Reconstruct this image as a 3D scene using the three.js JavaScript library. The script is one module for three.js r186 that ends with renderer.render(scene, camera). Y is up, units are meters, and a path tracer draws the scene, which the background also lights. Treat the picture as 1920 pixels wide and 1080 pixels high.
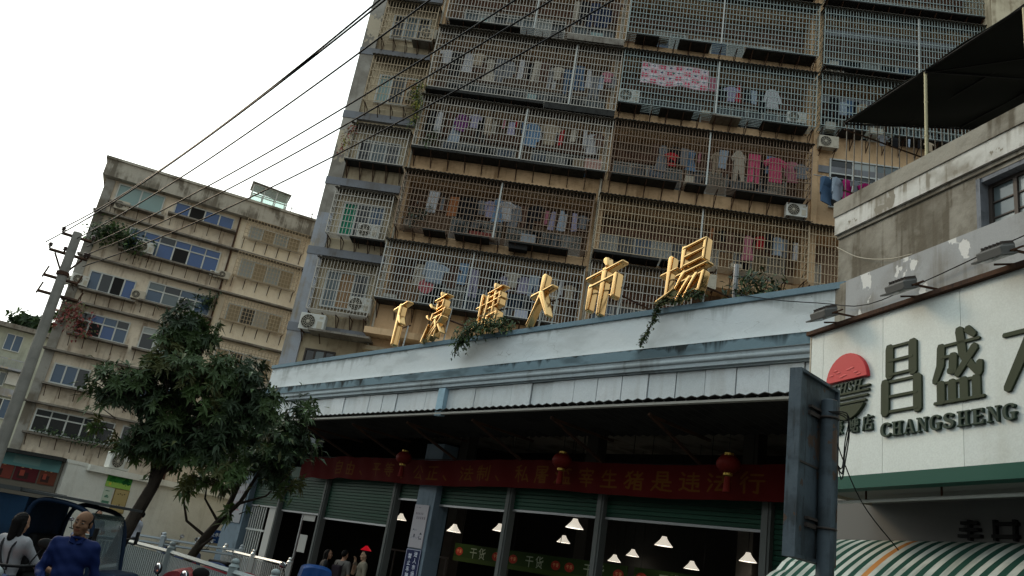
import * as THREE from 'three';
import { mergeGeometries, mergeVertices } from 'three/addons/utils/BufferGeometryUtils.js';
import { MarchingCubes } from 'three/addons/objects/MarchingCubes.js';
import { RoundedBoxGeometry } from 'three/addons/geometries/RoundedBoxGeometry.js';
import { FontLoader } from 'three/addons/loaders/FontLoader.js';
import { TextGeometry } from 'three/addons/geometries/TextGeometry.js';

// ---------------------------------------------------------------- camera, sky, sun, exposure
const scene = new THREE.Scene();
const camera = new THREE.PerspectiveCamera(39.12, 16 / 9, 0.1, 600);
camera.rotation.order = 'YXZ';
camera.position.set(0, 1.75, 0);
camera.rotation.set(Math.atan(531.6 / 1520), 0, THREE.MathUtils.degToRad(9.54));
const renderer = new THREE.WebGLRenderer({ antialias: true });
renderer.setSize(1024, 576);
renderer.toneMapping = THREE.LinearToneMapping;
renderer.toneMappingExposure = 1.5;
renderer.shadowMap.enabled = true;
const SUN = new THREE.Vector3(-0.66, 0.5, -0.56).normalize();
const sun = new THREE.DirectionalLight(0xffdcae, 0.6);
sun.position.copy(SUN).multiplyScalar(90);
sun.castShadow = true; sun.shadow.radius = 22;
sun.shadow.mapSize.set(2048, 2048);
Object.assign(sun.shadow.camera, { left: -50, right: 50, top: 50, bottom: -50, near: 1, far: 220 });
scene.add(sun, sun.target);
{
  const w = 512, h = 256, d = new Float32Array(w * h * 4);
  for (let j = 0; j < h; j++) for (let i = 0; i < w; i++) {
    const th = (i + 0.5) / w * 2 * Math.PI - Math.PI, el = ((j + 0.5) / h - 0.5) * Math.PI;
    const v = new THREE.Vector3(Math.cos(el) * Math.cos(th), Math.sin(el), Math.cos(el) * Math.sin(th));
    const a = Math.acos(THREE.MathUtils.clamp(v.dot(SUN), -1, 1));
    const up = Math.max(0, v.y), haze = Math.exp(-a / 0.7);
    const L = 0.4 + 2.0 * haze, k = (j * w + i) * 4;
    const blue = THREE.MathUtils.clamp((up - 0.25) * 0.5 + (a - 0.7) * 0.1, 0, 0.35);
    const g = v.y < 0 ? 0.45 : 1;
    d[k] = L * (1.0 - 0.5 * blue + 0.0 * haze) * g; d[k + 1] = L * (1.03 - 0.1 * blue) * g; d[k + 2] = L * (0.99 + 0.2 * blue - 0.04 * haze) * g; d[k + 3] = 1;
  }
  const t = new THREE.DataTexture(d, w, h, THREE.RGBAFormat, THREE.FloatType);
  t.mapping = THREE.EquirectangularReflectionMapping; t.magFilter = THREE.LinearFilter; t.minFilter = THREE.LinearFilter; t.needsUpdate = true;
  scene.background = t; scene.environment = t;
}

// ---------------------------------------------------------------- helpers
let seed = 12345;
const rnd = () => { seed = (seed + 0x6d2b79f5) | 0; let t = Math.imul(seed ^ (seed >>> 15), 1 | seed); t = (t + Math.imul(t ^ (t >>> 7), 61 | t)) ^ t; return ((t ^ (t >>> 14)) >>> 0) / 4294967296; };
const rr = (a, b) => a + (b - a) * rnd(), pick = (a) => a[Math.floor(rnd() * a.length)], rad = THREE.MathUtils.degToRad;
const V = (x, y, z) => new THREE.Vector3(x, y, z);
const hash = (x, y, s) => { let h = Math.imul(x, 374761393) ^ Math.imul(y, 668265263) ^ Math.imul(s, 1274126177); h = Math.imul(h ^ (h >>> 13), 1274126177); return ((h ^ (h >>> 16)) >>> 0) / 4294967296; };
function vnoise(x, y, p, q, s) {            // value noise, period p x q
  const xi = Math.floor(x), yi = Math.floor(y), fx = x - xi, fy = y - yi, u = fx * fx * (3 - 2 * fx), v = fy * fy * (3 - 2 * fy);
  const m = (a, b) => ((a % b) + b) % b, g = (i, j) => hash(m(i, p), m(j, q), s);
  return (g(xi, yi) * (1 - u) + g(xi + 1, yi) * u) * (1 - v) + (g(xi, yi + 1) * (1 - u) + g(xi + 1, yi + 1) * u) * v;
}
function fbm(x, y, p, q, s, n = 4) { let a = 0.5, t = 0, w = 0; for (let i = 0; i < n; i++) { t += a * vnoise(x, y, p, q, s + i); w += a; x *= 2; y *= 2; p *= 2; q *= 2; a *= 0.55; } return t / w; }
const toS = (c) => Math.round(255 * Math.min(1, Math.max(0, c <= 0.0031308 ? c * 12.92 : 1.055 * Math.pow(c, 1 / 2.4) - 0.055)));
function tex(size, metres, fn, srgb = true) {   // fn(x, y in 0..1) gives linear rgb
  const d = new Uint8Array(size * size * 4);
  for (let j = 0; j < size; j++) for (let i = 0; i < size; i++) {
    const c = fn(i / size, j / size), k = (j * size + i) * 4;
    for (let b = 0; b < 3; b++) d[k + b] = srgb ? toS(c[b]) : Math.round(255 * Math.min(1, Math.max(0, c[b])));
    d[k + 3] = 255;
  }
  const t = new THREE.DataTexture(d, size, size); t.wrapS = t.wrapT = THREE.RepeatWrapping; t.magFilter = THREE.LinearFilter; t.minFilter = THREE.LinearMipmapLinearFilter; t.generateMipmaps = true;
  if (srgb) t.colorSpace = THREE.SRGBColorSpace;
  t.repeat.set(1 / metres, 1 / metres); t.needsUpdate = true; return t;
}
const mix = (a, b, t) => a.map((v, i) => v + (b[i] - v) * t), sm = (a, b, x) => { const t = Math.min(1, Math.max(0, (x - a) / (b - a))); return t * t * (3 - 2 * t); };
// weathered paint: clouds, rain streaks, spots and flakes of a second colour
function weather(base, dirt, { streak = 0.5, cloud = 0.5, flake = 0, flakeC = [0.6, 0.6, 0.58], s = 1, size = 512, metres = 6 } = {}) {
  return tex(size, metres, (x, y) => {
    const c1 = fbm(x * 5, y * 5, 5, 5, s, 5), st = fbm(x * 40, y * 3, 40, 3, s + 20, 3), sp = fbm(x * 24, y * 24, 24, 24, s + 40, 4);
    let c = mix(base, dirt, Math.min(1, cloud * sm(0.42, 0.75, c1) + streak * sm(0.5, 0.82, st) * sm(0.3, 0.6, c1) + 0.25 * sm(0.6, 0.8, sp)));
    if (flake) c = mix(c, flakeC, sm(0.71 - flake * 0.1, 0.73 - flake * 0.1, fbm(x * 9, y * 7, 9, 7, s + 60, 5)));
    const g = 0.93 + 0.14 * hash(Math.floor(x * size), Math.floor(y * size), s);
    return c.map((v) => v * g);
  });
}
const bumpT = tex(512, 2, (x, y) => { const v = fbm(x * 16, y * 16, 16, 16, 90, 5); return [v, v, v]; }, false);
const M = (color, o = {}) => new THREE.MeshPhysicalMaterial({ color: new THREE.Color().setRGB(...color), roughness: 0.8, specularIntensity: (o.roughness ?? 0.8) < 0.3 ? 1 : 0.3, ...o });
const MT = (map, o = {}) => new THREE.MeshPhysicalMaterial({ map, specularIntensity: 0.3, roughness: 0.9, bumpMap: bumpT, bumpScale: 0.006, ...o });

function proj(g) {                               // uv in metres from the dominant side of each triangle
  g = g.index ? g.toNonIndexed() : g;
  const p = g.attributes.position, uv = new Float32Array(p.count * 2), a = V(), b = V(), c = V(), n = V();
  for (let i = 0; i < p.count; i += 3) {
    a.fromBufferAttribute(p, i); b.fromBufferAttribute(p, i + 1); c.fromBufferAttribute(p, i + 2);
    n.subVectors(b, a).cross(c.clone().sub(a)); const x = Math.abs(n.x), y = Math.abs(n.y), z = Math.abs(n.z);
    [a, b, c].forEach((q, k) => { const [u, v] = z >= x && z >= y ? [q.x, q.y] : x >= y ? [q.z, q.y] : [q.x, q.z]; uv[(i + k) * 2] = u; uv[(i + k) * 2 + 1] = v; });
  }
  g.setAttribute('uv', new THREE.BufferAttribute(uv, 2));
  for (const k of Object.keys(g.attributes)) if (!['position', 'normal', 'uv', 'color'].includes(k)) g.deleteAttribute(k);
  if (!g.attributes.normal) g.computeVertexNormals();
  return g;
}
class GB {                                       // collects shapes, builds ONE named mesh
  constructor() { this.l = []; }
  add(g, x = 0, y = 0, z = 0, rx = 0, ry = 0, rz = 0) { g = g.clone(); if (rx || ry || rz) g.applyMatrix4(new THREE.Matrix4().makeRotationFromEuler(new THREE.Euler(rx, ry, rz))); g.translate(x, y, z); this.l.push(g.index ? g.toNonIndexed() : g); return this; }
  box(w, h, d, x, y, z, rx, ry, rz) { return this.add(new THREE.BoxGeometry(w, h, d), x, y, z, rx, ry, rz); }
  ab(x0, x1, y0, y1, z0, z1) { return this.box(x1 - x0, y1 - y0, z1 - z0, (x0 + x1) / 2, (y0 + y1) / 2, (z0 + z1) / 2); }
  rbox(w, h, d, r, x, y, z, rx, ry, rz) { return this.add(new RoundedBoxGeometry(w, h, d, 2, r), x, y, z, rx, ry, rz); }
  cyl(r0, r1, h, x, y, z, n = 10, rx, ry, rz) { return this.add(new THREE.CylinderGeometry(r0, r1, h, n), x, y, z, rx, ry, rz); }
  sph(r, x, y, z, sx = 1, sy = 1, sz = 1, n = 12) { return this.add(new THREE.SphereGeometry(r, n, Math.ceil(n * 0.7)).scale(sx, sy, sz), x, y, z); }
  bar(a, b, t, t2) {                             // square bar between two points
    const d = b.clone().sub(a), L = d.length(), g = new THREE.BoxGeometry(t, L, t2 ?? t);
    g.applyQuaternion(new THREE.Quaternion().setFromUnitVectors(V(0, 1, 0), d.normalize())); const c = a.clone().add(b).multiplyScalar(0.5);
    return this.add(g, c.x, c.y, c.z);
  }
  rod(a, b, r, r2 = r, n = 6) {
    const d = b.clone().sub(a), L = d.length(), g = new THREE.CylinderGeometry(r2, r, L, n);
    g.applyQuaternion(new THREE.Quaternion().setFromUnitVectors(V(0, 1, 0), d.normalize())); const c = a.clone().add(b).multiplyScalar(0.5);
    return this.add(g, c.x, c.y, c.z);
  }
  tube(pts, r, seg = 16, n = 6, closed = false) { return this.add(new THREE.TubeGeometry(new THREE.CatmullRomCurve3(pts, closed), seg, r, n, closed)); }
  ext(shape, depth, x = 0, y = 0, z = 0, bevel = 0, rx, ry, rz) { return this.add(new THREE.ExtrudeGeometry(shape, { depth, bevelEnabled: bevel > 0, bevelSize: bevel, bevelThickness: bevel, bevelSegments: 1, curveSegments: 8 }), x, y, z, rx, ry, rz); }
  build(name, mat, parent) {
    const l = this.l.map((g) => proj(g)), m = new THREE.Mesh(l.length > 1 ? mergeGeometries(l) : l[0], mat);
    m.name = name; m.castShadow = m.receiveShadow = true; (parent ?? scene).add(m); return m;
  }
}
const names = {};
const numbered = (n) => { const k = names[n] ?? 0; names[n] = k + 1; return k ? n + '_' + String(k).padStart(3, '0') : n; };
function tag(o, label, category, group, kind) { o.userData.label = label; if (category) o.userData.category = category; if (group) o.userData.group = group; if (kind) o.userData.kind = kind; return o; }
function thing(name, label, category, pos = [0, 0, 0], ry = 0, group) { const o = new THREE.Group(); o.name = numbered(name); o.position.set(...pos); o.rotation.y = ry; scene.add(o); return tag(o, label, category, group); }
function copy(src, pos, ry, label, group) { const o = src.clone(); o.name = numbered(src.name.replace(/_\d{3}$/, '')); o.userData = { ...src.userData }; scene.add(o); if (pos) o.position.set(...pos); if (ry !== undefined) o.rotation.y = ry; if (label) o.userData.label = label; if (group) o.userData.group = group; return o; }
function struct(name, gb, mat) { const m = gb.build(numbered(name), mat, scene); m.userData.kind = 'structure'; return m; }
// facade frames: x to the right along the facade, y up, z out of it
class Frame {
  constructor(x, z, deg) { this.o = V(x, 0, z); this.r = rad(deg); this.X = V(Math.cos(this.r), 0, -Math.sin(this.r)); this.Z = V(Math.sin(this.r), 0, Math.cos(this.r)); }
  at(u, v, o = 0) { const p = this.o.clone().addScaledVector(this.X, u).addScaledVector(this.Z, o); return [p.x, v, p.z]; }
  v3(u, v, o = 0) { return V(...this.at(u, v, o)); }
}
const FT = new Frame(0, -30.6, -3.5), FM = new Frame(0.822, -15.819, -49.2), FR = new Frame(4.194, -9.626, -74.1), FW = new Frame(5.242, -9.925, -74.1), FL = new Frame(-23.045, -46.614, 21.5);
const canvasTex = (w, h, draw) => { const c = document.createElement('canvas'); c.width = w; c.height = h; draw(c.getContext('2d'), w, h); const t = new THREE.CanvasTexture(c); t.colorSpace = THREE.SRGBColorSpace; t.magFilter = THREE.LinearFilter; return t; };
// a flat printed board: front face carries the print, own uv
function printed(w, h, d, map, parent, name, x, y, z, o = {}) {
  const g = new THREE.BoxGeometry(w, h, d), side = M(o.side ?? [0.3, 0.3, 0.3]), f = new THREE.MeshPhysicalMaterial({ map, roughness: o.roughness ?? 0.7, specularIntensity: 0.4 });
  const uv = g.attributes.uv; // box faces: +x -x +y -y +z -z, 4 vertices each
  for (let i = 0; i < 24; i++) if (i < 16 || i > 19) uv.setXY(i, 0.01, 0.01);
  const m = new THREE.Mesh(g, f); m.name = name; m.position.set(x, y, z); if (o.ry) m.rotation.y = o.ry; m.castShadow = m.receiveShadow = true; parent.add(m); return m;
}
// ---------------------------------------------------------------- characters as strokes, 100 x 100, y down
const GLYPH = (() => {
  const water = '6 12 18 22|2 38 14 48|2 95 22 62', earth = '2 35 34 35|18 10 18 78|0 82 36 72', box = (x0, y0, x1, y1) => `${x0} ${y0} ${x0} ${y1}|${x0} ${y0} ${x1} ${y0} ${x1} ${y1}|${x0} ${y1 - 2} ${x1} ${y1 - 2}`;
  const walk = '10 4 22 16|2 36 22 36 20 76|2 90 24 78 50 92 98 94';
  const s = {
    下: '5 15 95 15|48 15 48 98|52 40 75 58', 大: '8 35 92 35|50 5 48 40 10 95|50 40 92 95', 市: '48 2 54 14|5 22 95 22|18 42 18 82|18 42 84 42 84 80 74 76|50 22 50 100',
    場: earth + '|' + box(46, 5, 88, 40) + '|46 22 88 22|38 52 98 52|52 52 38 75|50 66 92 66 86 96 76 92|64 66 42 96|78 66 58 98',
    塘: earth + '|64 0 66 10|42 14 98 14|44 14 42 60 34 98|52 26 90 26 90 52|48 39 98 39|52 52 90 52|70 18 70 66|' + box(54, 70, 90, 98),
    濠: water + '|62 0 65 8|36 12 98 12|50 20 50 34 82 34 82 20 50 20|34 54 36 42 98 42 94 52|44 54 90 54|66 54 40 72|58 62 70 80 66 98 56 94|66 72 38 86|68 80 38 99|90 60 72 72|70 68 98 96',
    昌: box(22, 4, 80, 46) + '|22 24 80 24|' + box(12, 54, 90, 98) + '|12 75 90 75',
    盛: '15 18 92 18|17 18 15 45 3 66|18 34 42 34 40 56 32 54|54 0 60 36 88 64 92 50|84 28 48 62|70 2 84 12|16 70 16 95|16 70 84 70 84 95|38 70 38 95|61 70 61 95|2 96 98 96',
    店: '50 0 54 10|14 14 96 14|16 14 14 60 4 98|56 24 56 60|56 40 90 40|' + box(32, 62, 88, 97), 干: '12 12 88 12|4 48 96 48|50 12 50 100',
    货: '34 0 8 30|22 16 22 44|84 4 50 26|52 2 52 36 60 42 92 42 92 32|26 52 26 80|26 52 76 52 76 80|50 60 48 76 20 98|56 82 86 98',
    自: '44 0 36 14|' + box(18, 16, 82, 98) + '|18 42 82 42|18 68 82 68', 由: box(14, 28, 86, 98) + '|14 62 86 62|50 2 50 96', 平: '12 10 88 10|28 22 36 42|72 22 62 42|4 52 96 52|50 10 50 100',
    等: '24 0 8 20|16 12 44 12|64 0 52 18|60 12 94 12|18 32 82 32|50 22 50 46|4 46 96 46|8 62 94 62|68 50 68 94 56 92|26 70 38 84', 公: '36 6 6 50|62 6 94 48|50 44 22 88 78 84|64 66 86 98',
    正: '8 10 92 10|52 10 52 94|54 50 86 50|24 42 24 94|2 94 98 94', 法: water + '|40 24 92 24|66 2 66 48|32 48 98 48|60 50 40 90 84 84|74 66 92 96',
    制: '18 8 8 28|10 22 58 22|2 42 62 42|32 2 32 98|10 58 10 86|10 58 56 58 56 84|72 14 72 70|92 2 92 96 80 92', 私: '40 2 10 14|2 32 50 32|26 10 26 98|24 40 2 74|30 44 46 62|72 10 54 88 90 80|80 56 96 94',
    屠: '14 6 88 6 88 24 14 24|14 6 12 60 2 98|30 40 80 40|54 28 54 56|18 56 96 56|84 32 24 74|' + box(40, 68, 82, 99) + '|40 82 82 82',
    滥: water + '|40 4 40 44|54 0 54 52|72 2 62 24|70 14 98 14|76 24 86 38|36 62 36 92|36 62 92 62 92 92|54 62 54 92|73 62 73 92|28 94 100 94',
    宰: '50 0 53 9|8 26 10 14 92 14 88 26|50 26 50 36|20 38 80 38|34 44 40 56|66 44 60 56|8 60 92 60|18 78 82 78|50 60 50 100', 生: '26 6 6 44|20 26 88 26|14 58 84 58|50 2 50 94|2 94 98 94',
    猪: '36 4 6 34|14 10 32 50 26 96 14 90|28 44 4 72|46 22 84 22|64 4 64 44|38 44 98 44|92 12 40 68|' + box(54, 58, 88, 98) + '|54 76 88 76',
    是: box(26, 2, 76, 42) + '|26 21 76 21|6 52 94 52|52 52 52 90|54 70 84 70|28 62 4 98|24 76 44 92 98 96', 违: walk + '|40 20 92 20|36 38 92 38|34 56 92 56 90 72 82 70|64 4 64 86',
    行: '28 2 6 30|32 26 4 58|20 44 20 98|46 14 92 14|40 42 98 42|74 42 74 98 60 94', 进: walk + '|36 26 96 26|34 52 98 52|54 4 54 60 40 84|80 4 80 84', 入: '40 4 52 14 46 50 4 96|50 40 66 70 98 96',
    场: earth + '|46 8 86 8 46 40 94 40 88 94 76 90|62 42 38 78|78 42 52 96', 内: '12 26 12 98|12 26 88 26 88 96 76 92|50 2 48 44 24 78|52 46 76 76',
    禁: '4 16 46 16|26 0 26 48|24 20 4 42|28 20 46 38|54 16 96 16|75 0 75 48|73 20 54 42|77 20 97 42|24 56 76 56|4 70 96 70|50 70 50 98 40 94|28 78 14 94|70 78 88 94',
    止: '54 2 54 92|56 40 90 40|22 34 22 92|2 93 98 93', 车: '12 16 88 16|42 2 16 48 84 48|2 72 98 72|52 32 52 100',
    辆: '2 14 42 14|22 0 6 40 42 40|2 70 44 64|26 26 26 98|46 12 98 12|50 30 50 98|50 30 96 30 96 96 88 94|64 12 56 70|62 46 68 64|80 12 74 70|80 46 88 64',
    停: '28 2 4 44|18 28 18 98|62 0 65 8|36 12 98 12|48 20 86 20 86 36 48 36 48 20|34 56 36 44 98 44 94 54|44 62 90 62|67 62 67 98 56 94', '、': '10 70 34 96',
  };
  const out = {};
  for (const k in s) out[k] = s[k].split('|').map((t) => { const n = t.split(' ').map(Number), p = []; for (let i = 0; i < n.length; i += 2) p.push([n[i], n[i + 1]]); return p; });
  return out;
})();
function drawGlyph(c, ch, x, y, s, lw = 0.09) { c.lineWidth = s * lw; c.lineCap = 'round'; c.lineJoin = 'round'; for (const st of GLYPH[ch] ?? []) { c.beginPath(); st.forEach(([a, b], i) => (i ? c.lineTo(x + a / 100 * s, y + b / 100 * s) : c.moveTo(x + a / 100 * s, y + b / 100 * s))); c.stroke(); } }
// one brush stroke segment as a closed shape; w(angle) gives its half width at start and end
function strokeShapes(st, sx, sy, wf) {
  const out = [];
  for (let i = 0; i < st.length - 1; i++) {
    const a = new THREE.Vector2(st[i][0] * sx / 100, (100 - st[i][1]) * sy / 100), b = new THREE.Vector2(st[i + 1][0] * sx / 100, (100 - st[i + 1][1]) * sy / 100);
    const d = b.clone().sub(a), L = d.length(); d.divideScalar(L); const n = new THREE.Vector2(-d.y, d.x), [w0, w1, cap] = wf(d, i === 0, i === st.length - 2);
    const p = (q, t, w) => q.clone().addScaledVector(d, t).addScaledVector(n, w);
    const s = new THREE.Shape();
    s.setFromPoints([p(a, -cap * w0, -w0 * 0.7), p(a, -cap * w0 * 1.2, w0 * 0.3), p(a, 0, w0), p(b, 0, w1), p(b, cap * w1 * 1.1, w1 * 0.35), p(b, cap * w1, -w1 * 0.6), p(b, -w1 * 0.2, -w1), p(a, w0 * 0.3, -w0)]);
    out.push(s);
  }
  return out;
}
const font = await new FontLoader().loadAsync('fonts/droid/droid_serif_bold.typeface.json');

// ---------------------------------------------------------------- materials
const beigeT = weather([0.64, 0.44, 0.26], [0.3, 0.19, 0.1], { s: 3, streak: 0.6, cloud: 0.45 });
const creamT = weather([0.5, 0.42, 0.29], [0.26, 0.2, 0.13], { s: 9, streak: 0.8, cloud: 0.6 });
const greyT = weather([0.34, 0.36, 0.4], [0.27, 0.24, 0.2], { s: 15, cloud: 0.8, flake: 0.6, flakeC: [0.42, 0.36, 0.27] });
// streaks of grime running down from the top edge of the market parapet and from its drip band, placed by height
const facadeTex = (() => {
  const W = 2048, H = 256, d = new Uint8Array(W * H * 4);
  for (let j = 0; j < H; j++) for (let i = 0; i < W; i++) {
    const x = i / W, y = j / H, drip = y > 0.64 && y < 0.83, t = drip ? (0.83 - y) / 0.19 : ((6.5 - (y > 0.83 ? 5 + y : 6 + y)) / 0.67);
    const len = Math.pow(vnoise(x * 170, 3.5, 170, 8, 301), 2) * 1.1 * sm(0.3, 0.75, fbm(x * 9, 2.2, 9, 8, 305, 3)), fine = vnoise(x * 900, y * 3, 900, 3, 307);
    const st = t >= 0 && t <= len * (drip ? 2.4 : 1) ? (1 - t / (len * (drip ? 2.4 : 1) + 1e-6)) * (0.4 + 0.6 * fine) : 0, cl = fbm(x * 20, y * 4, 20, 4, 309, 4), edge = sm(0.9, 1, t) * 0.3 + sm(0.04, 0, t) * 0.3;
    const crack = Math.abs(fbm(x * 14 + 0.02 * vnoise(x * 90, y * 20, 90, 20, 311), y * 2, 14, 2, 313, 4) - 0.5) < 0.0016 ? 0.5 : 0;
    let c = drip ? mix([0.155, 0.23, 0.27], [0.02, 0.028, 0.03], Math.min(1, st * 1.3 + 0.5 * sm(0.55, 0.75, cl))) : mix([0.6, 0.645, 0.66], [0.23, 0.25, 0.24], Math.min(0.85, st * 0.7 + 0.28 * sm(0.45, 0.8, cl) + edge * 0.5 + crack));
    const k = (j * W + i) * 4; for (let b = 0; b < 3; b++) d[k + b] = toS(c[b] * (0.96 + 0.08 * hash(i, j, 317))); d[k + 3] = 255;
  }
  const t = new THREE.DataTexture(d, W, H); t.wrapS = t.wrapT = THREE.RepeatWrapping; t.magFilter = THREE.LinearFilter; t.colorSpace = THREE.SRGBColorSpace; t.repeat.set(1 / 18.2, 1); t.needsUpdate = true; return t;
})();
const flakeBump = tex(512, 3, (x, y) => { const f = sm(0.635, 0.655, fbm(x * 9, y * 7, 9, 7, 107, 5)); return [1 - f, 1 - f, 1 - f]; }, false);
const mats = {
  beige: MT(beigeT), cream: MT(creamT), grey: MT(greyT), band: MT(weather([0.2, 0.21, 0.23], [0.14, 0.13, 0.12], { s: 21 })),
  white: MT(weather([0.6, 0.645, 0.66], [0.46, 0.48, 0.47], { s: 27, streak: 0.45, cloud: 0.25 })), trim: MT(weather([0.155, 0.23, 0.27], [0.04, 0.055, 0.06], { s: 33, streak: 1, cloud: 0.3, metres: 3 })), trimPlain: MT(weather([0.17, 0.25, 0.3], [0.1, 0.14, 0.16], { s: 35 })),
  cornice: MT(weather([0.36, 0.42, 0.45], [0.2, 0.22, 0.22], { s: 37, streak: 0.6, cloud: 0.4 })),
  concrete: MT(weather([0.29, 0.275, 0.235], [0.12, 0.105, 0.08], { s: 43, streak: 0.9, cloud: 0.9, metres: 4 }), { bumpScale: 0.012 }), peel: MT(weather([0.33, 0.34, 0.345], [0.2, 0.19, 0.17], { s: 47, flake: 0.75, flakeC: [0.62, 0.62, 0.6], metres: 3 }), { bumpMap: flakeBump, bumpScale: 0.004 }), facade: MT(facadeTex),
  whitewash: MT(weather([0.56, 0.56, 0.53], [0.24, 0.22, 0.18], { s: 53, streak: 0.9, cloud: 0.9, flake: 0.9, flakeC: [0.24, 0.22, 0.18], metres: 2.5 })), sign: MT(weather([0.64, 0.69, 0.67], [0.53, 0.56, 0.52], { s: 59, cloud: 0.3, streak: 0.3 }), { roughness: 0.45, bumpScale: 0.001 }),
  bar: M([0.46, 0.43, 0.38], { roughness: 0.55, metalness: 0.3 }), barWarm: M([0.44, 0.35, 0.24], { roughness: 0.6, metalness: 0.2 }), barGreen: M([0.34, 0.4, 0.39], { roughness: 0.55, metalness: 0.3 }), rust: MT(weather([0.075, 0.04, 0.025], [0.03, 0.02, 0.018], { s: 61, metres: 1 })), darkSheet: MT(weather([0.035, 0.035, 0.033], [0.015, 0.014, 0.013], { s: 65, metres: 2 })), tin: MT(weather([0.22, 0.2, 0.17], [0.09, 0.07, 0.055], { s: 69, metres: 2 }), { metalness: 0.2, roughness: 0.6 }),
  barRust: M([0.27, 0.2, 0.15], { roughness: 0.7, metalness: 0.2 }), barPale: M([0.5, 0.5, 0.47], { roughness: 0.5, metalness: 0.3 }),
  frame: M([0.5, 0.52, 0.5], { roughness: 0.4 }), tinDark: MT(weather([0.085, 0.075, 0.062], [0.035, 0.03, 0.025], { s: 71, metres: 2 }), { roughness: 0.7 }), frameDark: M([0.06, 0.05, 0.045], { roughness: 0.5 }), glassDark: M([0.02, 0.024, 0.026], { roughness: 0.07 }), glassBlue: M([0.035, 0.085, 0.23], { roughness: 0.1 }), glassBlueDull: M([0.05, 0.09, 0.15], { roughness: 0.12 }), glassGrey: M([0.1, 0.13, 0.14], { roughness: 0.1 }), glassPale: M([0.3, 0.33, 0.32], { roughness: 0.15 }), curtain: M([0.4, 0.38, 0.33]), curtainWarm: M([0.32, 0.2, 0.11]), curtainGreen: M([0.02, 0.2, 0.12]), glassTeal: M([0.2, 0.3, 0.29], { roughness: 0.2 }), glassWarm: M([0.3, 0.24, 0.15], { roughness: 0.3 }),
  red: M([0.35, 0.02, 0.015]), black: M([0.012, 0.012, 0.012], { roughness: 0.6 }), rubber: M([0.015, 0.015, 0.016], { roughness: 0.85 }), chrome: M([0.6, 0.6, 0.62], { roughness: 0.2, metalness: 1 }), wire: M([0.012, 0.012, 0.013], { roughness: 0.5 }), steel: M([0.3, 0.31, 0.32], { roughness: 0.45, metalness: 0.5 }), pole: MT(weather([0.3, 0.285, 0.25], [0.18, 0.17, 0.15], { s: 73, metres: 3 })), skin: M([0.33, 0.19, 0.12], { roughness: 0.55 }), hair: M([0.005, 0.0042, 0.004], { roughness: 0.8 }),
  plastic: M([0.55, 0.55, 0.51], { roughness: 0.5 }), plasticOld: M([0.45, 0.41, 0.33], { roughness: 0.55 }),
};
const rand01 = (a) => a;
// ---------------------------------------------------------------- ground
{
  const asphalt = MT(weather([0.055, 0.055, 0.056], [0.03, 0.03, 0.03], { s: 81, metres: 5, cloud: 0.6 })), pave = MT(weather([0.14, 0.135, 0.125], [0.07, 0.068, 0.06], { s: 83, metres: 4 }));
  struct('ground', new GB().add(new THREE.PlaneGeometry(700, 700).rotateX(-Math.PI / 2), 0, 0, -100), asphalt);
  const p = new GB().box(36, 0.14, 5.4, 0, 0.07, 1.0); p.l.forEach((g) => { g.rotateY(FM.r); g.translate(FM.o.x, 0, FM.o.z); });
  const pv = struct('pavement', p, pave);
}
// ---------------------------------------------------------------- windows shared by the buildings
// a window: frame mesh with one pane mesh per sash (x0, y0 lower left, on the plane z)
function windowAt(parent, x0, x1, y0, y1, z, { n = 3, transom = 0, frame = mats.frame, panes = [mats.glassDark], open = -1, fw = 0.06 } = {}) {
  const f = new GB(), W = x1 - x0, yT = transom ? y1 - transom : y1;
  f.ab(x0, x1, y1 - fw, y1, z, z + 0.09).ab(x0, x1, y0, y0 + fw, z, z + 0.1).ab(x0, x0 + fw, y0 + fw, y1 - fw, z, z + 0.09).ab(x1 - fw, x1, y0 + fw, y1 - fw, z, z + 0.09);
  if (transom) f.ab(x0 + fw, x1 - fw, yT - fw / 2, yT + fw / 2, z, z + 0.085);
  for (let i = 1; i < n; i++) { const x = x0 + W * i / n; f.ab(x - fw * 0.6, x + fw * 0.6, y0 + fw, (transom ? yT - fw / 2 : y1 - fw), z, z + 0.08); if (transom) f.ab(x - fw * 0.35, x + fw * 0.35, yT + fw / 2, y1 - fw, z, z + 0.075); }
  const win = f.build('window', frame, parent);
  for (let i = 0; i < n; i++) {
    const a = x0 + W * i / n + fw * 0.6, b = x0 + W * (i + 1) / n - fw * 0.6;
    const m = i === open ? mats.black : panes[i % panes.length];
    new GB().ab(a, b, y0 + fw, (transom ? yT - fw / 2 : y1 - fw), z + 0.005, z + (i % 2 ? 0.05 : 0.035)).build('pane', m, win);
    if (transom) new GB().ab(a, b, yT + fw / 2, y1 - fw, z + 0.005, z + 0.04).build('pane', panes[(i + 1) % panes.length], win);
  }
  return win;
}
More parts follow.
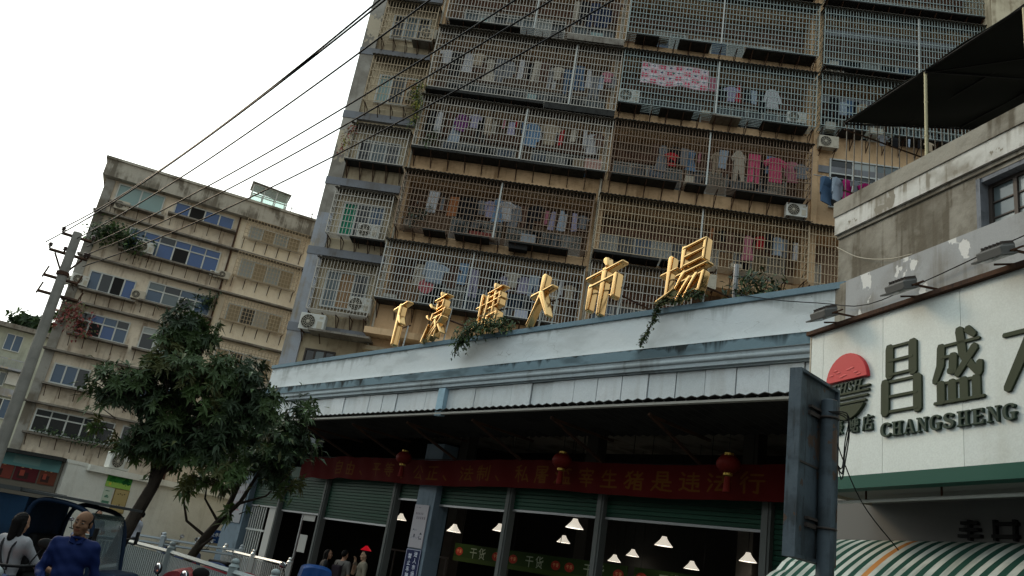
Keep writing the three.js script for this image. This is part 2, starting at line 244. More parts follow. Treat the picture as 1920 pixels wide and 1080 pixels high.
// ---------------------------------------------------------------- tower block
const tower = thing('apartment_tower', 'tall beige apartment tower with rows of barred cages full of washing above the market', 'building', [FT.o.x, 0, FT.o.z], FT.r);
{
  new GB().ab(-5.3, 21, 0, 38, -12, -1.05).build('wall', MT(weather([0.22, 0.145, 0.095], [0.1, 0.06, 0.04], { s: 7, streak: 0.7, cloud: 0.6 })), tower);  // recessed balcony wall, the shade behind the bars darkened into its colour
  // balcony bays: beige bands between the openings, piers beside them
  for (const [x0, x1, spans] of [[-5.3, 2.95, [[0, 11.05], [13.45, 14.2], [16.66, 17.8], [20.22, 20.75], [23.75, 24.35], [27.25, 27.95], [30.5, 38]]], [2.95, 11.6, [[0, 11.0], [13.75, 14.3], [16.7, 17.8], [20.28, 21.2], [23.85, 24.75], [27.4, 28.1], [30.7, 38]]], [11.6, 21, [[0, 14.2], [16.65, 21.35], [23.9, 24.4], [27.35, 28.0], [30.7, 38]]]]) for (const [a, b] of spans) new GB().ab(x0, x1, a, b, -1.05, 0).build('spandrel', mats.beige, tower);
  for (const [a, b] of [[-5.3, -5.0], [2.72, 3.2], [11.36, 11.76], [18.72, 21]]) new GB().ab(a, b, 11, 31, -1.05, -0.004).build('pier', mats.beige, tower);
  new GB().ab(-8.4, -5.3, 0, 38, -12, -0.02).build('wall', mats.cream, tower);
  new GB().ab(-8.3, 9, 0, 5.95, 0.13, 0.2).build('added_dark_sheet', M([0.02, 0.02, 0.019]), tower);  // dark sheet added over the tower foot so the hall looks unlit
  new GB().ab(-8.42, -7.8, 0, 14.5, -0.02, 0.12).build('corner_pier', mats.grey, tower);
  new GB().ab(-8.42, -7.8, 14.5, 38, -0.02, 0.12).build('corner_pier', MT(weather([0.36, 0.34, 0.3], [0.22, 0.2, 0.17], { s: 11, cloud: 1, flake: 0.7, flakeC: [0.46, 0.4, 0.3] })), tower);
  for (const y of [9.35, 12.62, 15.8, 19.02, 22.3, 25.5, 28.7]) new GB().ab(-8.45, -5.28, y, y + 0.34, -0.02, 0.15).build('floor_band', mats.band, tower);
  for (const y of [19.15, 22.6, 26.1]) new GB().ab(11.7, 21.05, y + 0.4, y + 0.72, 0, 0.06).build('floor_band', mats.band, tower);
  new GB().ab(11.62, 11.86, 8, 38, 0, 0.14).build('drain_pipe', mats.beige, tower);
  new GB().rod(V(2.95, 8, 0.12), V(2.95, 38, 0.12), 0.055).build('drain_pipe', mats.plasticOld, tower);
  new GB().rod(V(-5.16, 8, 0.1), V(-5.16, 38, 0.1), 0.05).build('drain_pipe', mats.plasticOld, tower);
  // ledges and the low roof behind the gold letters
  new GB().ab(-5.3, 9, 9.55, 9.8, 0, 0.75).build('ledge', mats.beige, tower);
  new GB().ab(-5.3, 9, 9.0, 9.16, 0, 0.35).build('ledge', mats.cream, tower);
  new GB().ab(-7.4, -5.0, 9.28, 9.36, 0, 0.9).build('canopy', mats.tin, tower);
}
const awnShape = (x0, x1, y, dep, th = 0.05) => {    // corrugated sheet sloping forward
  const g = new GB(), n = Math.max(4, Math.round((x1 - x0) / 0.09)), s = new THREE.Shape(); s.moveTo(x0, 0);
  for (let i = 0; i <= n; i++) s.lineTo(x0 + (x1 - x0) * i / n, (i % 2 ? 0.03 : 0));
  for (let i = n; i >= 0; i--) s.lineTo(x0 + (x1 - x0) * i / n, (i % 2 ? 0.03 : 0) - th * 0.4); s.closePath();
  const e = new THREE.ExtrudeGeometry(s, { depth: dep, bevelEnabled: false }); e.rotateX(0.2); e.translate(0, y + 0.12 + 0.03, -0.02); g.l.push(e); return g;
};
// cage of bars bolted over a window: bars, awning, floor grid or trays, brackets
function cage(parent, x0, x1, y0, y1, dep, o = {}) {
  const { sp = rr(0.118, 0.15), hs = rr(0.28, 0.42), z0 = 0, mat = pick([mats.bar, mats.bar, mats.barPale, mats.barRust]), trays = [], awn = true, post, nb, zig = true, t = 0.021, bow = 0 } = o;
  const g = new GB(), zf = z0 + dep, W = x1 - x0, n = Math.round(W / sp);
  for (let i = 0; i <= n; i++) { const x = x0 + W * i / n, e = i === 0 || i === n ? 0.034 : t, j = rr(-0.008, 0.008), bent = rnd() < 0.06 ? rr(-0.03, 0.03) : 0; if (bent) g.bar(V(x + j, y0, zf), V(x + j + bent, (y0 + y1) / 2, zf + 0.02), e).bar(V(x + j + bent, (y0 + y1) / 2, zf + 0.02), V(x + j, y1, zf), e); else g.box(e, y1 - y0, e, x + j, (y0 + y1) / 2, zf + rr(-0.006, 0.006)); if (bow) g.bar(V(x + j, y1, zf), V(x + j + 0.05, y1 + bow, zf - 0.3), t); }
  const m = Math.max(2, Math.round((y1 - y0) / hs));
  for (let j = 0; j <= m; j++) { const y = y0 + (y1 - y0) * j / m; g.box(W, 0.024, 0.018, (x0 + x1) / 2, y, zf + 0.018); for (const x of [x0, x1]) { g.box(0.02, 0.024, dep - 0.02, x, y, z0 + dep / 2 - 0.01); if (zig && j < m) g.bar(V(x, y, j % 2 ? z0 + 0.02 : zf - 0.02), V(x, y + (y1 - y0) / m, j % 2 ? zf - 0.02 : z0 + 0.02), 0.016); } }
  for (let i = 1; i < 6; i++) g.box(W, 0.016, 0.022, (x0 + x1) / 2, y0 + 0.0, z0 + dep * i / 6);
  const c = g.build('security_cage', mat, parent);
  if (awn) awnShape(x0 - 0.05, x1 + 0.05, y1, dep + rr(0.16, 0.3)).build('awning', mats.tinDark, c);
  for (const [a, b, dark = 1, d = 0.07] of trays) { const tg = new GB(); tg.ab(a, b, y0 - d - 0.01, y0 - 0.02, z0 + 0.02, zf + 0.03); tg.build('floor_tray', dark ? mats.darkSheet : mats.tin, c); }
  const k = nb ?? Math.max(2, Math.round(W / 0.72));
  for (let i = 0; i <= k; i++) {
    const x = x0 + 0.1 + (W - 0.2) * i / k, b = new GB();
    b.bar(V(x, y0 - 0.1, zf - 0.02), V(x, y0 - 0.62, z0 + 0.02), 0.03).bar(V(x, y0 - 0.1, z0), V(x, y0 - 0.1, zf - 0.02), 0.026).bar(V(x, y0 - 0.1, z0 + 0.014), V(x, y0 - 0.66, z0 + 0.014), 0.022);
    b.build('bracket', mats.rust, c);
  }
  if (post !== undefined) for (const x of [].concat(post)) new GB().rod(V(x, y0 - 0.02, zf + 0.03), V(x, y1 - 0.05, zf + 0.03), 0.034, 0.034, 8).build('post', mats.frame, c);
  return c;
}
const dk = mats.glassDark, gb = mats.glassBlueDull, gg = mats.glassGrey, cu = mats.curtain, cw = mats.curtainWarm, gp = mats.glassPale;
// left column, bottom to top
const LC = [[-7.75, -5.35, 10.2, 12.35, [gg, cw, dk], 10.5, 12.05], [-7.75, -5.35, 13.45, 15.45, [mats.curtainGreen, dk, gb], 13.6, 15.1], [-7.75, -5.3, 16.85, 18.5, [dk, gg, dk], 16.95, 18.1], [-7.6, -5.15, 19.72, 21.98, [mats.glassTeal, dk, cw], 19.95, 21.4], [-7.6, -5.25, 23.1, 24.92, [dk, gg, dk], 23.3, 24.6], [-7.6, -5.25, 26.3, 28.2, [dk, gp, dk], 26.5, 27.9]];
LC.forEach(([x0, x1, y0, y1, p, a, b], i) => { windowAt(tower, x0 + 0.3, x1 - 0.35, a, b, 0.0, { n: 3, panes: p }); cage(tower, x0, x1, y0, y1, 0.62, { mat: i > 2 ? mats.barWarm : mats.bar, sp: 0.135, trays: i === 2 ? [[x0, x1]] : i === 4 ? [[x1 - 0.9, x1, 0]] : i === 1 ? [[x0 + 1, x1]] : [], nb: 4, awn: i !== 5, bow: i === 2 ? 0.2 : 0 }); });
windowAt(tower, -7.55, -6.35, 7.2, 8.75, 0, { n: 3, frame: mats.frameDark, panes: [dk, gg] });
// main bay: [x0,x1,y0,y1, options, windows [x0,x1,y0,y1,n,panes]]
const rows = [
  [-5.2, 2.75, 11.05, 13.5, { trays: [[-5.2, 2.6]], post: [-1.65] }, [[-4.6, 2.3, 11.2, 12.65, 8, [cw, dk, gp, gb, gp, gb, dk]]]],
  [3.0, 7.0, 11.0, 13.85, { trays: [[3.1, 6.9]] }, [[3.3, 6.7, 11.2, 12.7, 4, [gb, dk, gg]]]],
  [-5.1, 2.75, 14.2, 16.7, { trays: [[-3.9, -3.0], [-2.6, -1.2], [-0.4, 2.0]], post: [-1.05] }, [[-3.1, -0.9, 14.35, 15.6, 3, [gg, dk]], [-0.7, 2.5, 14.35, 15.5, 4, [gp, dk, gg]]]],
  [2.98, 11.4, 14.35, 16.78, { trays: [[3.0, 5.6, 1, 0.12], [5.7, 7.6]], post: [7.15], mat: mats.barWarm }, [[3.2, 7.0, 14.5, 15.9, 5, [gp, dk, gb]], [7.5, 11.0, 14.5, 15.8, 5, [cu, cw, dk, mats.glassWarm]]]],
  [11.42, 12.58, 14.25, 16.72, { nb: 1, mat: mats.barWarm }, [[11.6, 12.5, 14.5, 15.8, 2, [cw, cu]]]],
  [-5.08, 3.1, 17.85, 20.3, { trays: [[-5.1, 2.2, 1, 0.12], [2.25, 3.05]], post: [-0.55], bow: 0.22, awn: true }, [[-4.2, -0.9, 18.0, 19.2, 4, [gb, gg, dk]], [-0.2, 2.7, 18.0, 19.3, 4, [gb, gp, dk]]]],
  [3.2, 11.42, 17.85, 20.35, { trays: [[3.3, 6.0], [6.4, 7.2], [8.4, 11.2]], post: [7.18] }, [[3.4, 6.4, 18.0, 19.3, 4, [gg, dk, gb]], [6.6, 10.9, 18.0, 19.4, 5, [dk, cu, dk]]]],
  [-5.0, 3.1, 20.75, 23.82, { trays: [[-5.05, 0.05, 1, 0.14], [0.1, 3.1, 1, 0.3]], post: [1.12] }, [[-4.5, 2.7, 20.95, 22.3, 8, [dk, gg, dk]]]],
  [3.2, 11.5, 21.25, 23.9, { trays: [[3.2, 4.2], [5.0, 6.4], [7.2, 8.4, 0], [9.3, 11.2]], post: [7.3], mat: mats.barGreen }, [[4.0, 7.0, 21.4, 22.7, 4, [dk]], [7.6, 11.1, 21.4, 22.8, 5, [gg, dk, dk]]]],
  [11.72, 18.7, 21.4, 24.0, { trays: [[12.6, 13.6], [14.8, 18.7]], mat: mats.barGreen }, [[12.2, 15, 21.6, 22.9, 4, [dk, cu]], [15.3, 18.4, 21.6, 22.9, 4, [dk, gg]]]],
  [-4.85, 3.15, 24.35, 27.35, { trays: [[-4.7, -1.5], [0.6, 3.1, 0, 0.3]], post: [-0.9] }, [[-4.4, 0.4, 24.6, 26.2, 7, [gg, gp, dk, gg]], [0.7, 2.9, 24.6, 26.1, 3, [gg, dk]]]],
  [3.2, 11.5, 24.8, 27.5, { trays: [[3.6, 4.6], [5.5, 6.9], [8.4, 11.4]], post: [7.3], mat: mats.barGreen }, [[4.5, 6.0, 25.0, 26.3, 2, [gb, gp]], [6.4, 10.9, 25.0, 26.2, 6, [cw, gb, gp]]]],
  [11.75, 18.7, 24.45, 27.45, { trays: [[11.8, 18.6]], mat: mats.barGreen, post: [15.8] }, [[12.4, 18, 24.8, 26.1, 7, [gb, dk, gp, dk]]]],
  [-4.85, 3.1, 27.95, 30.6, { nb: 8 }, [[-4.3, 2.6, 28.2, 29.6, 7, [gg, dk]]]],
  [3.2, 11.4, 28.1, 30.8, { trays: [[3.3, 11.3]] }, [[4, 10.8, 28.4, 29.7, 7, [dk, gg]]]],
  [11.75, 18.75, 28.0, 30.8, { trays: [[11.8, 18.7]], mat: mats.barGreen }, [[12.3, 18.2, 28.4, 29.6, 6, [dk, gb]]]],
];
for (const [x0, x1, y0, y1, o, wins] of rows) {
  for (const [a, b, c, d, n, p] of wins) windowAt(tower, a, b, c, d, -1.05, { n, panes: p, transom: 0, frame: mats.frame });
  if (x1 - x0 > 4) for (let a = x0 + 0.5; a < x1 - 0.7; a += rr(0.9, 2.2)) if (rnd() < 0.5) new GB().rbox(rr(0.3, 0.6), rr(0.12, 0.4), rr(0.25, 0.45), 0.02, a, y0 + 0.2, rr(0.25, 0.4)).build('floor_clutter', pick([mats.plasticOld, mats.darkSheet, mats.rust, mats.tin, mats.curtain, mats.glassTeal]), tower).userData.kind = 'stuff';
  new GB().ab(x0 + 0.15, x1 - 0.15, y1 - 0.95, y1 - 0.5, -1.05, -0.95).build('shaded_lintel', MT(weather([0.17, 0.09, 0.06], [0.08, 0.05, 0.035], { s: 100 + Math.round(y0 * 7 + x0), size: 64, metres: 3 })), tower);  // beige lintel coloured dark, the awning shade put into its paint
  cage(tower, x0, x1, y0, y1, 0.7, o);
}
windowAt(tower, 12.35, 16.2, 17.95, 20.25, 0.0, { n: 4, transom: 0.7, panes: [gg, dk, gp, gg], open: 0, frame: mats.frame });
windowAt(tower, 16.8, 19.8, 17.95, 20.25, 0.0, { n: 3, panes: [gg, dk] });
// cream wall corner past the top right of the tower
{
  const b = thing('cream_building', 'cream wall corner of a taller building behind the black shade net at top right', 'building', FT.at(20.6, 0, 1.2), FT.r);
  new GB().ab(-1.9, 9, 0, 40, -6, 0).build('wall', MT(creamT, { color: new THREE.Color().setRGB(1.25, 1.3, 1.35) }), b);
}
// ---------------------------------------------------------------- air conditioners
const acProto = (() => {
  const g = thing('air_conditioner', 'x', 'air conditioner');
  new GB().rbox(0.82, 0.56, 0.3, 0.025, 0, 0.28, 0).build('casing', mats.plastic, g);
  const fan = new GB().cyl(0.225, 0.225, 0.02, -0.13, 0.28, 0.15, 24, Math.PI / 2).build('fan', mats.black, g);
  const gr = new GB(); for (const r of [0.06, 0.115, 0.17, 0.225]) gr.add(new THREE.TorusGeometry(r, 0.0065, 5, 24), -0.13, 0.28, 0.166);
  for (let i = 0; i < 6; i++) gr.box(0.45, 0.008, 0.008, -0.13, 0.28, 0.168, 0, 0, i * Math.PI / 6); gr.sph(0.045, -0.13, 0.28, 0.165, 1, 1, 0.3, 10); gr.build('fan_grille', mats.plasticOld, fan);
  new GB().box(0.12, 0.07, 0.012, 0.28, 0.45, 0.152).box(0.16, 0.24, 0.02, 0.26, 0.2, 0.15).build('badge_panel', mats.plasticOld, g);
  new GB().box(0.03, 0.03, 0.45, -0.3, -0.017, -0.06).box(0.03, 0.03, 0.45, 0.3, -0.017, -0.06).bar(V(-0.3, -0.02, 0.12), V(-0.3, -0.3, -0.28), 0.025).bar(V(0.3, -0.02, 0.12), V(0.3, -0.3, -0.28), 0.025).build('wall_bracket', mats.rust, g);
  return g;
})();
let acN = 0;
function ac(F, u, v, o, label, s = 1, turn = 0, warm = false) {
  const a = acN++ ? copy(acProto) : acProto; a.position.set(...F.at(u, v, o)); a.rotation.y = F.r + turn; a.scale.setScalar(s); a.userData.label = label; a.userData.group = 'air conditioners on the facades';
  if (warm) a.children[0].material = mats.plasticOld; return a;
}
ac(FT, 3.62, 21.35, 0.45, 'white air conditioner beside the pink flowered quilt on the tower', 1.1);
ac(FT, 12.3, 24.0, 0.35, 'white air conditioner under a dark tray at the tower upper right');
ac(FT, 12.15, 20.5, 0.35, 'white air conditioner just left of the tip of the shade net', 1, 0, true);
ac(FT, 10.95, 17.1, 0.35, 'white air conditioner left of the magenta clothes hung from the tower window', 1.05);
ac(FT, 10.75, 21.45, 0.42, 'pale air conditioner standing inside a cage at the right of the quilt row', 0.95);
ac(FT, 7.5, 13.45, 0.35, 'dark weathered air conditioner behind the last gold letter', 1.1, 0, true);
ac(FT, -6.1, 13.5, 0.35, 'white air conditioner below the green curtain in the narrow left cages', 1.1);
ac(FT, -5.75, 10.35, 0.4, 'white air conditioner on the sill of the lowest narrow left cage', 1.1);
ac(FT, -7.4, 9.35, 0.4, 'white air conditioner on the corner pier above the dark barred window', 1.2);
ac(FT, -5.5, 23.3, 0.35, 'small cream air conditioner inside the topmost narrow left cage', 0.9, 0, true);
ac(FT, -5.45, 20.0, 0.4, 'cream air conditioner above the yellow hanging vine on the tower', 1, 0, true);
ac(FL, -1.2, 18.55, 0.35, 'cream air conditioner under the roof of the left building beside teal windows', 1.0, 0, true);
ac(FL, 0.75, 16.3, 0.5, 'white air conditioner among the leafy vine on the left building', 1.25);
ac(FL, -2.0, 13.45, 0.35, 'white air conditioner at the corner of the left building behind the pole top', 1.1, 0.3);
ac(FL, -2.5, 13.4, 0.2, 'grey shaded air conditioner at the very edge of the left building', 0.9, -0.5, true);
ac(FL, 1.2, 13.5, 0.3, 'pale air conditioner right of the open dark window on the left building', 0.95, 0, true);
ac(FL, 5.5, 16.1, 0.3, 'small air conditioner between the blue windows and the caged windows of the left building', 0.85, 0, true);
ac(FL, 4.9, 16.1, 0.3, 'small grey vent unit beside the right end of the blue window row', 0.6);

// ---------------------------------------------------------------- washing behind the bars
const cloth = {}; const clothMat = (c) => (cloth[c.join()] ??= new THREE.MeshPhysicalMaterial({ color: new THREE.Color().setRGB(...c), roughness: 0.95, specularIntensity: 0.3 }));
const CN = { white: [0.6, 0.6, 0.62], grey: [0.22, 0.23, 0.25], 'dark blue': [0.03, 0.045, 0.1], 'sky blue': [0.2, 0.33, 0.5], jeans: [0.09, 0.16, 0.27], pink: [0.55, 0.2, 0.26], 'bright pink': [0.65, 0.1, 0.2], red: [0.5, 0.02, 0.03], black: [0.012, 0.012, 0.014], beige: [0.45, 0.36, 0.26], cream: [0.55, 0.49, 0.4], orange: [0.4, 0.15, 0.06], purple: [0.2, 0.05, 0.2], lilac: [0.4, 0.37, 0.52], 'pale blue': [0.42, 0.5, 0.6], brown: [0.12, 0.06, 0.04], green: [0.05, 0.16, 0.1], magenta: [0.4, 0.02, 0.16] };
const SH = {
  shirt: [[-0.12, 0], [-0.42, -0.16], [-0.36, -0.3], [-0.22, -0.22], [-0.24, -0.78], [0.24, -0.78], [0.22, -0.22], [0.36, -0.3], [0.42, -0.16], [0.12, 0]],
  coat: [[-0.1, 0], [-0.3, -0.1], [-0.42, -0.66], [-0.3, -0.7], [-0.24, -0.3], [-0.27, -0.95], [0.27, -0.95], [0.24, -0.3], [0.3, -0.7], [0.42, -0.66], [0.3, -0.1], [0.1, 0]],
  trousers: [[-0.2, 0], [-0.22, -1.05], [-0.06, -1.05], [0, -0.3], [0.06, -1.05], [0.22, -1.05], [0.2, 0]],
  towel: [[-0.2, 0], [-0.2, -0.85], [0.2, -0.85], [0.2, 0]], dress: [[-0.1, 0], [-0.2, -0.12], [-0.15, -0.4], [-0.3, -1.1], [0.3, -1.1], [0.15, -0.4], [0.2, -0.12], [0.1, 0]],
  strip: [[-0.07, 0], [-0.08, -0.6], [0.08, -0.6], [0.07, 0]], suit: [[-0.1, 0], [-0.34, -0.3], [-0.28, -0.5], [-0.2, -0.4], [-0.26, -1.25], [-0.1, -1.25], [0, -0.75], [0.12, -1.25], [0.27, -1.2], [0.2, -0.4], [0.28, -0.5], [0.34, -0.3], [0.1, 0]],
};
function garmentGeo(type, wv) {
  const s = new THREE.Shape(SH[type].map(([x, y]) => new THREE.Vector2(x, y)));
  let g = new THREE.ExtrudeGeometry(s, { depth: 0.03, bevelEnabled: true, bevelSize: 0.012, bevelThickness: 0.012, bevelSegments: 1, steps: 1 });
  const p = g.attributes.position; for (let i = 0; i < p.count; i++) p.setZ(i, p.getZ(i) + 0.06 * Math.sin(p.getX(i) * 14 + wv) * Math.min(1, -p.getY(i) * 2) + 0.04 * Math.sin(p.getY(i) * 6 + wv)), p.setX(i, p.getX(i) * (0.86 + 0.1 * Math.sin(p.getY(i) * 5 + wv)) + 0.06 * p.getY(i) * Math.sin(wv * 3));
  g.computeVertexNormals(); return proj(g);
}
const clothGroup = 'washing hung in the cages of the tower', hangGeo = (() => { const g = new GB().rod(V(-0.16, -0.05, 0.015), V(0, 0.03, 0.015), 0.006, 0.006, 4).rod(V(0.16, -0.05, 0.015), V(0, 0.03, 0.015), 0.006, 0.006, 4).rod(V(0, 0.03, 0.015), V(0, 0.1, 0.015), 0.005, 0.005, 4); return mergeGeometries(g.l.map((q) => proj(q))); })();
function garment(u, v, o, type, col, label, s = 1, ry = 0) {
  const t = thing({ shirt: 'hanging_shirt', coat: 'hanging_coat', trousers: 'hanging_trousers', towel: 'hanging_towel', dress: 'hanging_dress', strip: 'hanging_cloth', suit: 'hanging_overall' }[type], label, type === 'strip' ? 'laundry' : type === 'suit' ? 'overall' : type, FT.at(u, v, o), FT.r + ry, clothGroup);
  const m = new THREE.Mesh(garmentGeo(type, rr(0, 6)), clothMat(CN[col].map((v) => v * 0.72))); m.name = 'fabric'; m.castShadow = m.receiveShadow = true; t.add(m);
  const h = new THREE.Mesh(hangGeo, mats.wire); h.name = 'hanger'; t.add(h); t.scale.set(s, s, s); return t;
}
const ORD = ['first', 'second', 'third', 'fourth', 'fifth', 'sixth', 'seventh', 'eighth', 'ninth', 'tenth', 'eleventh', 'twelfth', 'thirteenth', 'fourteenth', 'fifteenth', 'sixteenth', 'seventeenth', 'eighteenth', 'nineteenth', 'twentieth', 'twenty-first', 'twenty-second', 'twenty-third', 'twenty-fourth'];
// [row phrase, hanging height, [[u, type, colour, scale] ...]]
const washing = [
  ['the lowest left cage', 12.9, [[-3.9, 'strip', 'beige'], [-0.3, 'shirt', 'lilac', 0.8], [0.9, 'towel', 'pale blue'], [1.9, 'strip', 'white'], [2.3, 'shirt', 'beige', 0.8]]],
  ['the cage above the first letters', 15.95, [[-3.7, 'towel', 'white', 1.1], [-3.35, 'strip', 'grey'], [-2.95, 'towel', 'orange', 1.0], [-2.5, 'trousers', 'black', 0.9], [-1.75, 'shirt', 'grey', 0.8], [-0.75, 'shirt', 'white', 1.05], [0.0, 'trousers', 'brown', 0.9], [0.55, 'shirt', 'black', 0.9], [0.95, 'strip', 'pink'], [1.25, 'strip', 'lilac', 1.4], [1.5, 'strip', 'pale blue', 1.5], [1.75, 'strip', 'white', 1.3], [2.05, 'strip', 'lilac', 1.3], [2.4, 'shirt', 'grey', 0.8]]],
  ['the cage right of the last letter', 16.1, [[7.6, 'strip', 'orange'], [8.1, 'shirt', 'black', 0.6], [9.6, 'shirt', 'red', 0.75], [9.95, 'trousers', 'black', 0.8], [10.5, 'towel', 'grey', 0.9], [11.0, 'strip', 'white', 1.2]]],
  ['the green creeper cage', 19.75, [[-4.6, 'trousers', 'black'], [-4.15, 'strip', 'white', 1.7], [-3.75, 'strip', 'brown', 1.3], [-3.2, 'coat', 'purple', 0.85], [-2.7, 'shirt', 'lilac', 0.8], [-2.45, 'trousers', 'black', 1.1], [-1.9, 'strip', 'cream'], [-1.45, 'strip', 'pink', 0.7], [-0.9, 'strip', 'red', 0.6], [0.2, 'strip', 'white', 1.0], [1.0, 'strip', 'red', 1.2], [1.5, 'towel', 'cream', 0.7], [2.05, 'strip', 'white', 1.2], [2.6, 'shirt', 'brown', 0.8]]],
  ['the pink pyjama cage', 19.6, [[5.1, 'towel', 'brown', 0.7], [7.55, 'suit', 'beige', 0.85], [8.05, 'trousers', 'brown', 1.0], [9.25, 'strip', 'white', 1.5], [9.5, 'trousers', 'black', 1.2], [11.05, 'shirt', 'grey', 0.9]]],
  ['the upper black tray cage', 22.85, [[-4.5, 'shirt', 'white', 0.9], [-4.05, 'trousers', 'black', 1.2], [-3.55, 'towel', 'white', 1.2], [-3.1, 'shirt', 'beige', 0.9], [-2.6, 'dress', 'cream', 1.0], [-2.15, 'trousers', 'grey', 1.1], [-1.7, 'coat', 'grey', 0.9], [-1.2, 'strip', 'white', 1.6], [-0.7, 'shirt', 'black', 0.9], [-0.1, 'trousers', 'brown', 1.0], [0.45, 'shirt', 'cream', 0.8], [0.9, 'trousers', 'jeans', 1.2], [1.35, 'trousers', 'jeans', 1.15], [1.75, 'strip', 'white', 1.5]]],
  ['the right end of the upper cage', 22.7, [[2.0, 'trousers', 'grey', 1.1], [2.35, 'strip', 'pale blue', 1.3], [2.65, 'shirt', 'pink', 0.75], [2.9, 'coat', 'grey', 0.6]]],
  ['the flowered quilt cage', 22.95, [[7.65, 'shirt', 'black', 0.8], [8.25, 'strip', 'red', 1.4], [8.7, 'shirt', 'black', 0.8], [9.3, 'trousers', 'black', 0.9], [10.0, 'shirt', 'brown', 0.8]]],
  ['the cage by the net tip', 23.0, [[12.4, 'trousers', 'black', 1.1], [12.75, 'shirt', 'pale blue', 0.8], [13.3, 'trousers', 'black', 1.1], [13.85, 'strip', 'red', 1.0], [14.3, 'coat', 'white', 1.1], [14.9, 'shirt', 'brown', 0.8], [15.4, 'towel', 'cream', 0.8]]],
  ['the topmost left cage', 26.4, [[0.85, 'strip', 'cream', 1.6], [1.2, 'trousers', 'black', 1.2], [1.65, 'trousers', 'dark blue', 1.2], [2.1, 'coat', 'dark blue', 1.1], [2.6, 'shirt', 'brown', 0.9]]],
];
for (const w of washing) {          // fill the gaps between the pieces that stand out
  const l = w[2], add = []; l.sort((a, b) => a[0] - b[0]);
  for (let i = 0; i < l.length - 1 && l.length + add.length < 23; i++) if (l[i + 1][0] - l[i][0] > 0.42) for (let u = l[i][0] + 0.3; u < l[i + 1][0] - 0.2 && l.length + add.length < 23; u += rr(0.28, 0.5)) if (rnd() < 0.8) add.push([u, pick(['shirt', 'trousers', 'strip', 'towel', 'coat', 'dress']), pick(['grey', 'black', 'dark blue', 'white', 'pale blue', 'jeans', 'brown', 'beige', 'lilac', 'pink', 'sky blue', 'cream']), rr(0.75, 1.15)]);
  w[2] = [...l, ...add].sort((a, b) => a[0] - b[0]);
}
for (const [row, y, list] of washing) list.forEach(([u, type, col, s = 1], i) => garment(u + rr(-0.06, 0.06), y + rr(-0.14, 0.1), rr(0.15, 0.5), type, col, `${col} ${type === 'strip' ? 'narrow cloth' : type === 'suit' ? 'baby overall' : type} hanging ${ORD[i]} from left in ${row}`, s, rr(-0.15, 0.15)));
garment(8.45, 19.75, 0.5, 'suit', 'cream', 'large cream overall hanging left of the pink pyjamas', 1.15);
garment(9.1, 19.6, 0.55, 'trousers', 'bright pink', 'bright pink pyjama trousers with legs spread in a right cage', 1.25);
garment(9.95, 19.55, 0.55, 'shirt', 'bright pink', 'bright pink pyjama top beside the matching trousers', 1.35);
garment(5.7, 19.25, 0.45, 'shirt', 'red', 'small bright red shirt in the middle of a dark cage', 0.8);
// clothes on a pole in front of the right hand window
garment(11.9, 18.75, 1.0, 'coat', 'jeans', 'blue grey jacket at the left end of the window clothes pole', 1.2, 0.5);
garment(12.3, 18.75, 1.05, 'coat', 'pale blue', 'pale blue jacket second on the window clothes pole', 1.05, 0.6);
garment(12.7, 18.75, 1.05, 'dress', 'magenta', 'magenta dress third on the window clothes pole', 1.2, 0.3);
garment(13.1, 18.7, 1.05, 'shirt', 'grey', 'grey shirt fourth on the window clothes pole', 1.1, 0.6);
garment(13.5, 18.65, 1.05, 'shirt', 'magenta', 'magenta top fifth on the window clothes pole', 1.1, 0.2);
garment(13.9, 18.6, 1.0, 'coat', 'grey', 'grey coat last on the window clothes pole', 0.9, 0.4);
tag(new GB().rod(FT.v3(11.4, 18.82, 1.0), FT.v3(14.6, 18.72, 1.03), 0.02).build('clothes_pole', mats.steel), 'steel clothes pole carrying jackets outside the right hand tower window', 'clothes pole');
// small clothes below the net
[[14.2, 'shirt', 'grey'], [14.7, 'shirt', 'black'], [15.3, 'strip', 'pale blue'], [15.7, 'strip', 'black'], [16.1, 'shirt', 'beige']].forEach(([u, ty, c], i) => garment(u, 21.15, 0.85, ty, c, `small ${c} ${ty === 'strip' ? 'cloth' : ty} dangling ${ORD[i]} from left below the cage behind the net`, 0.6));
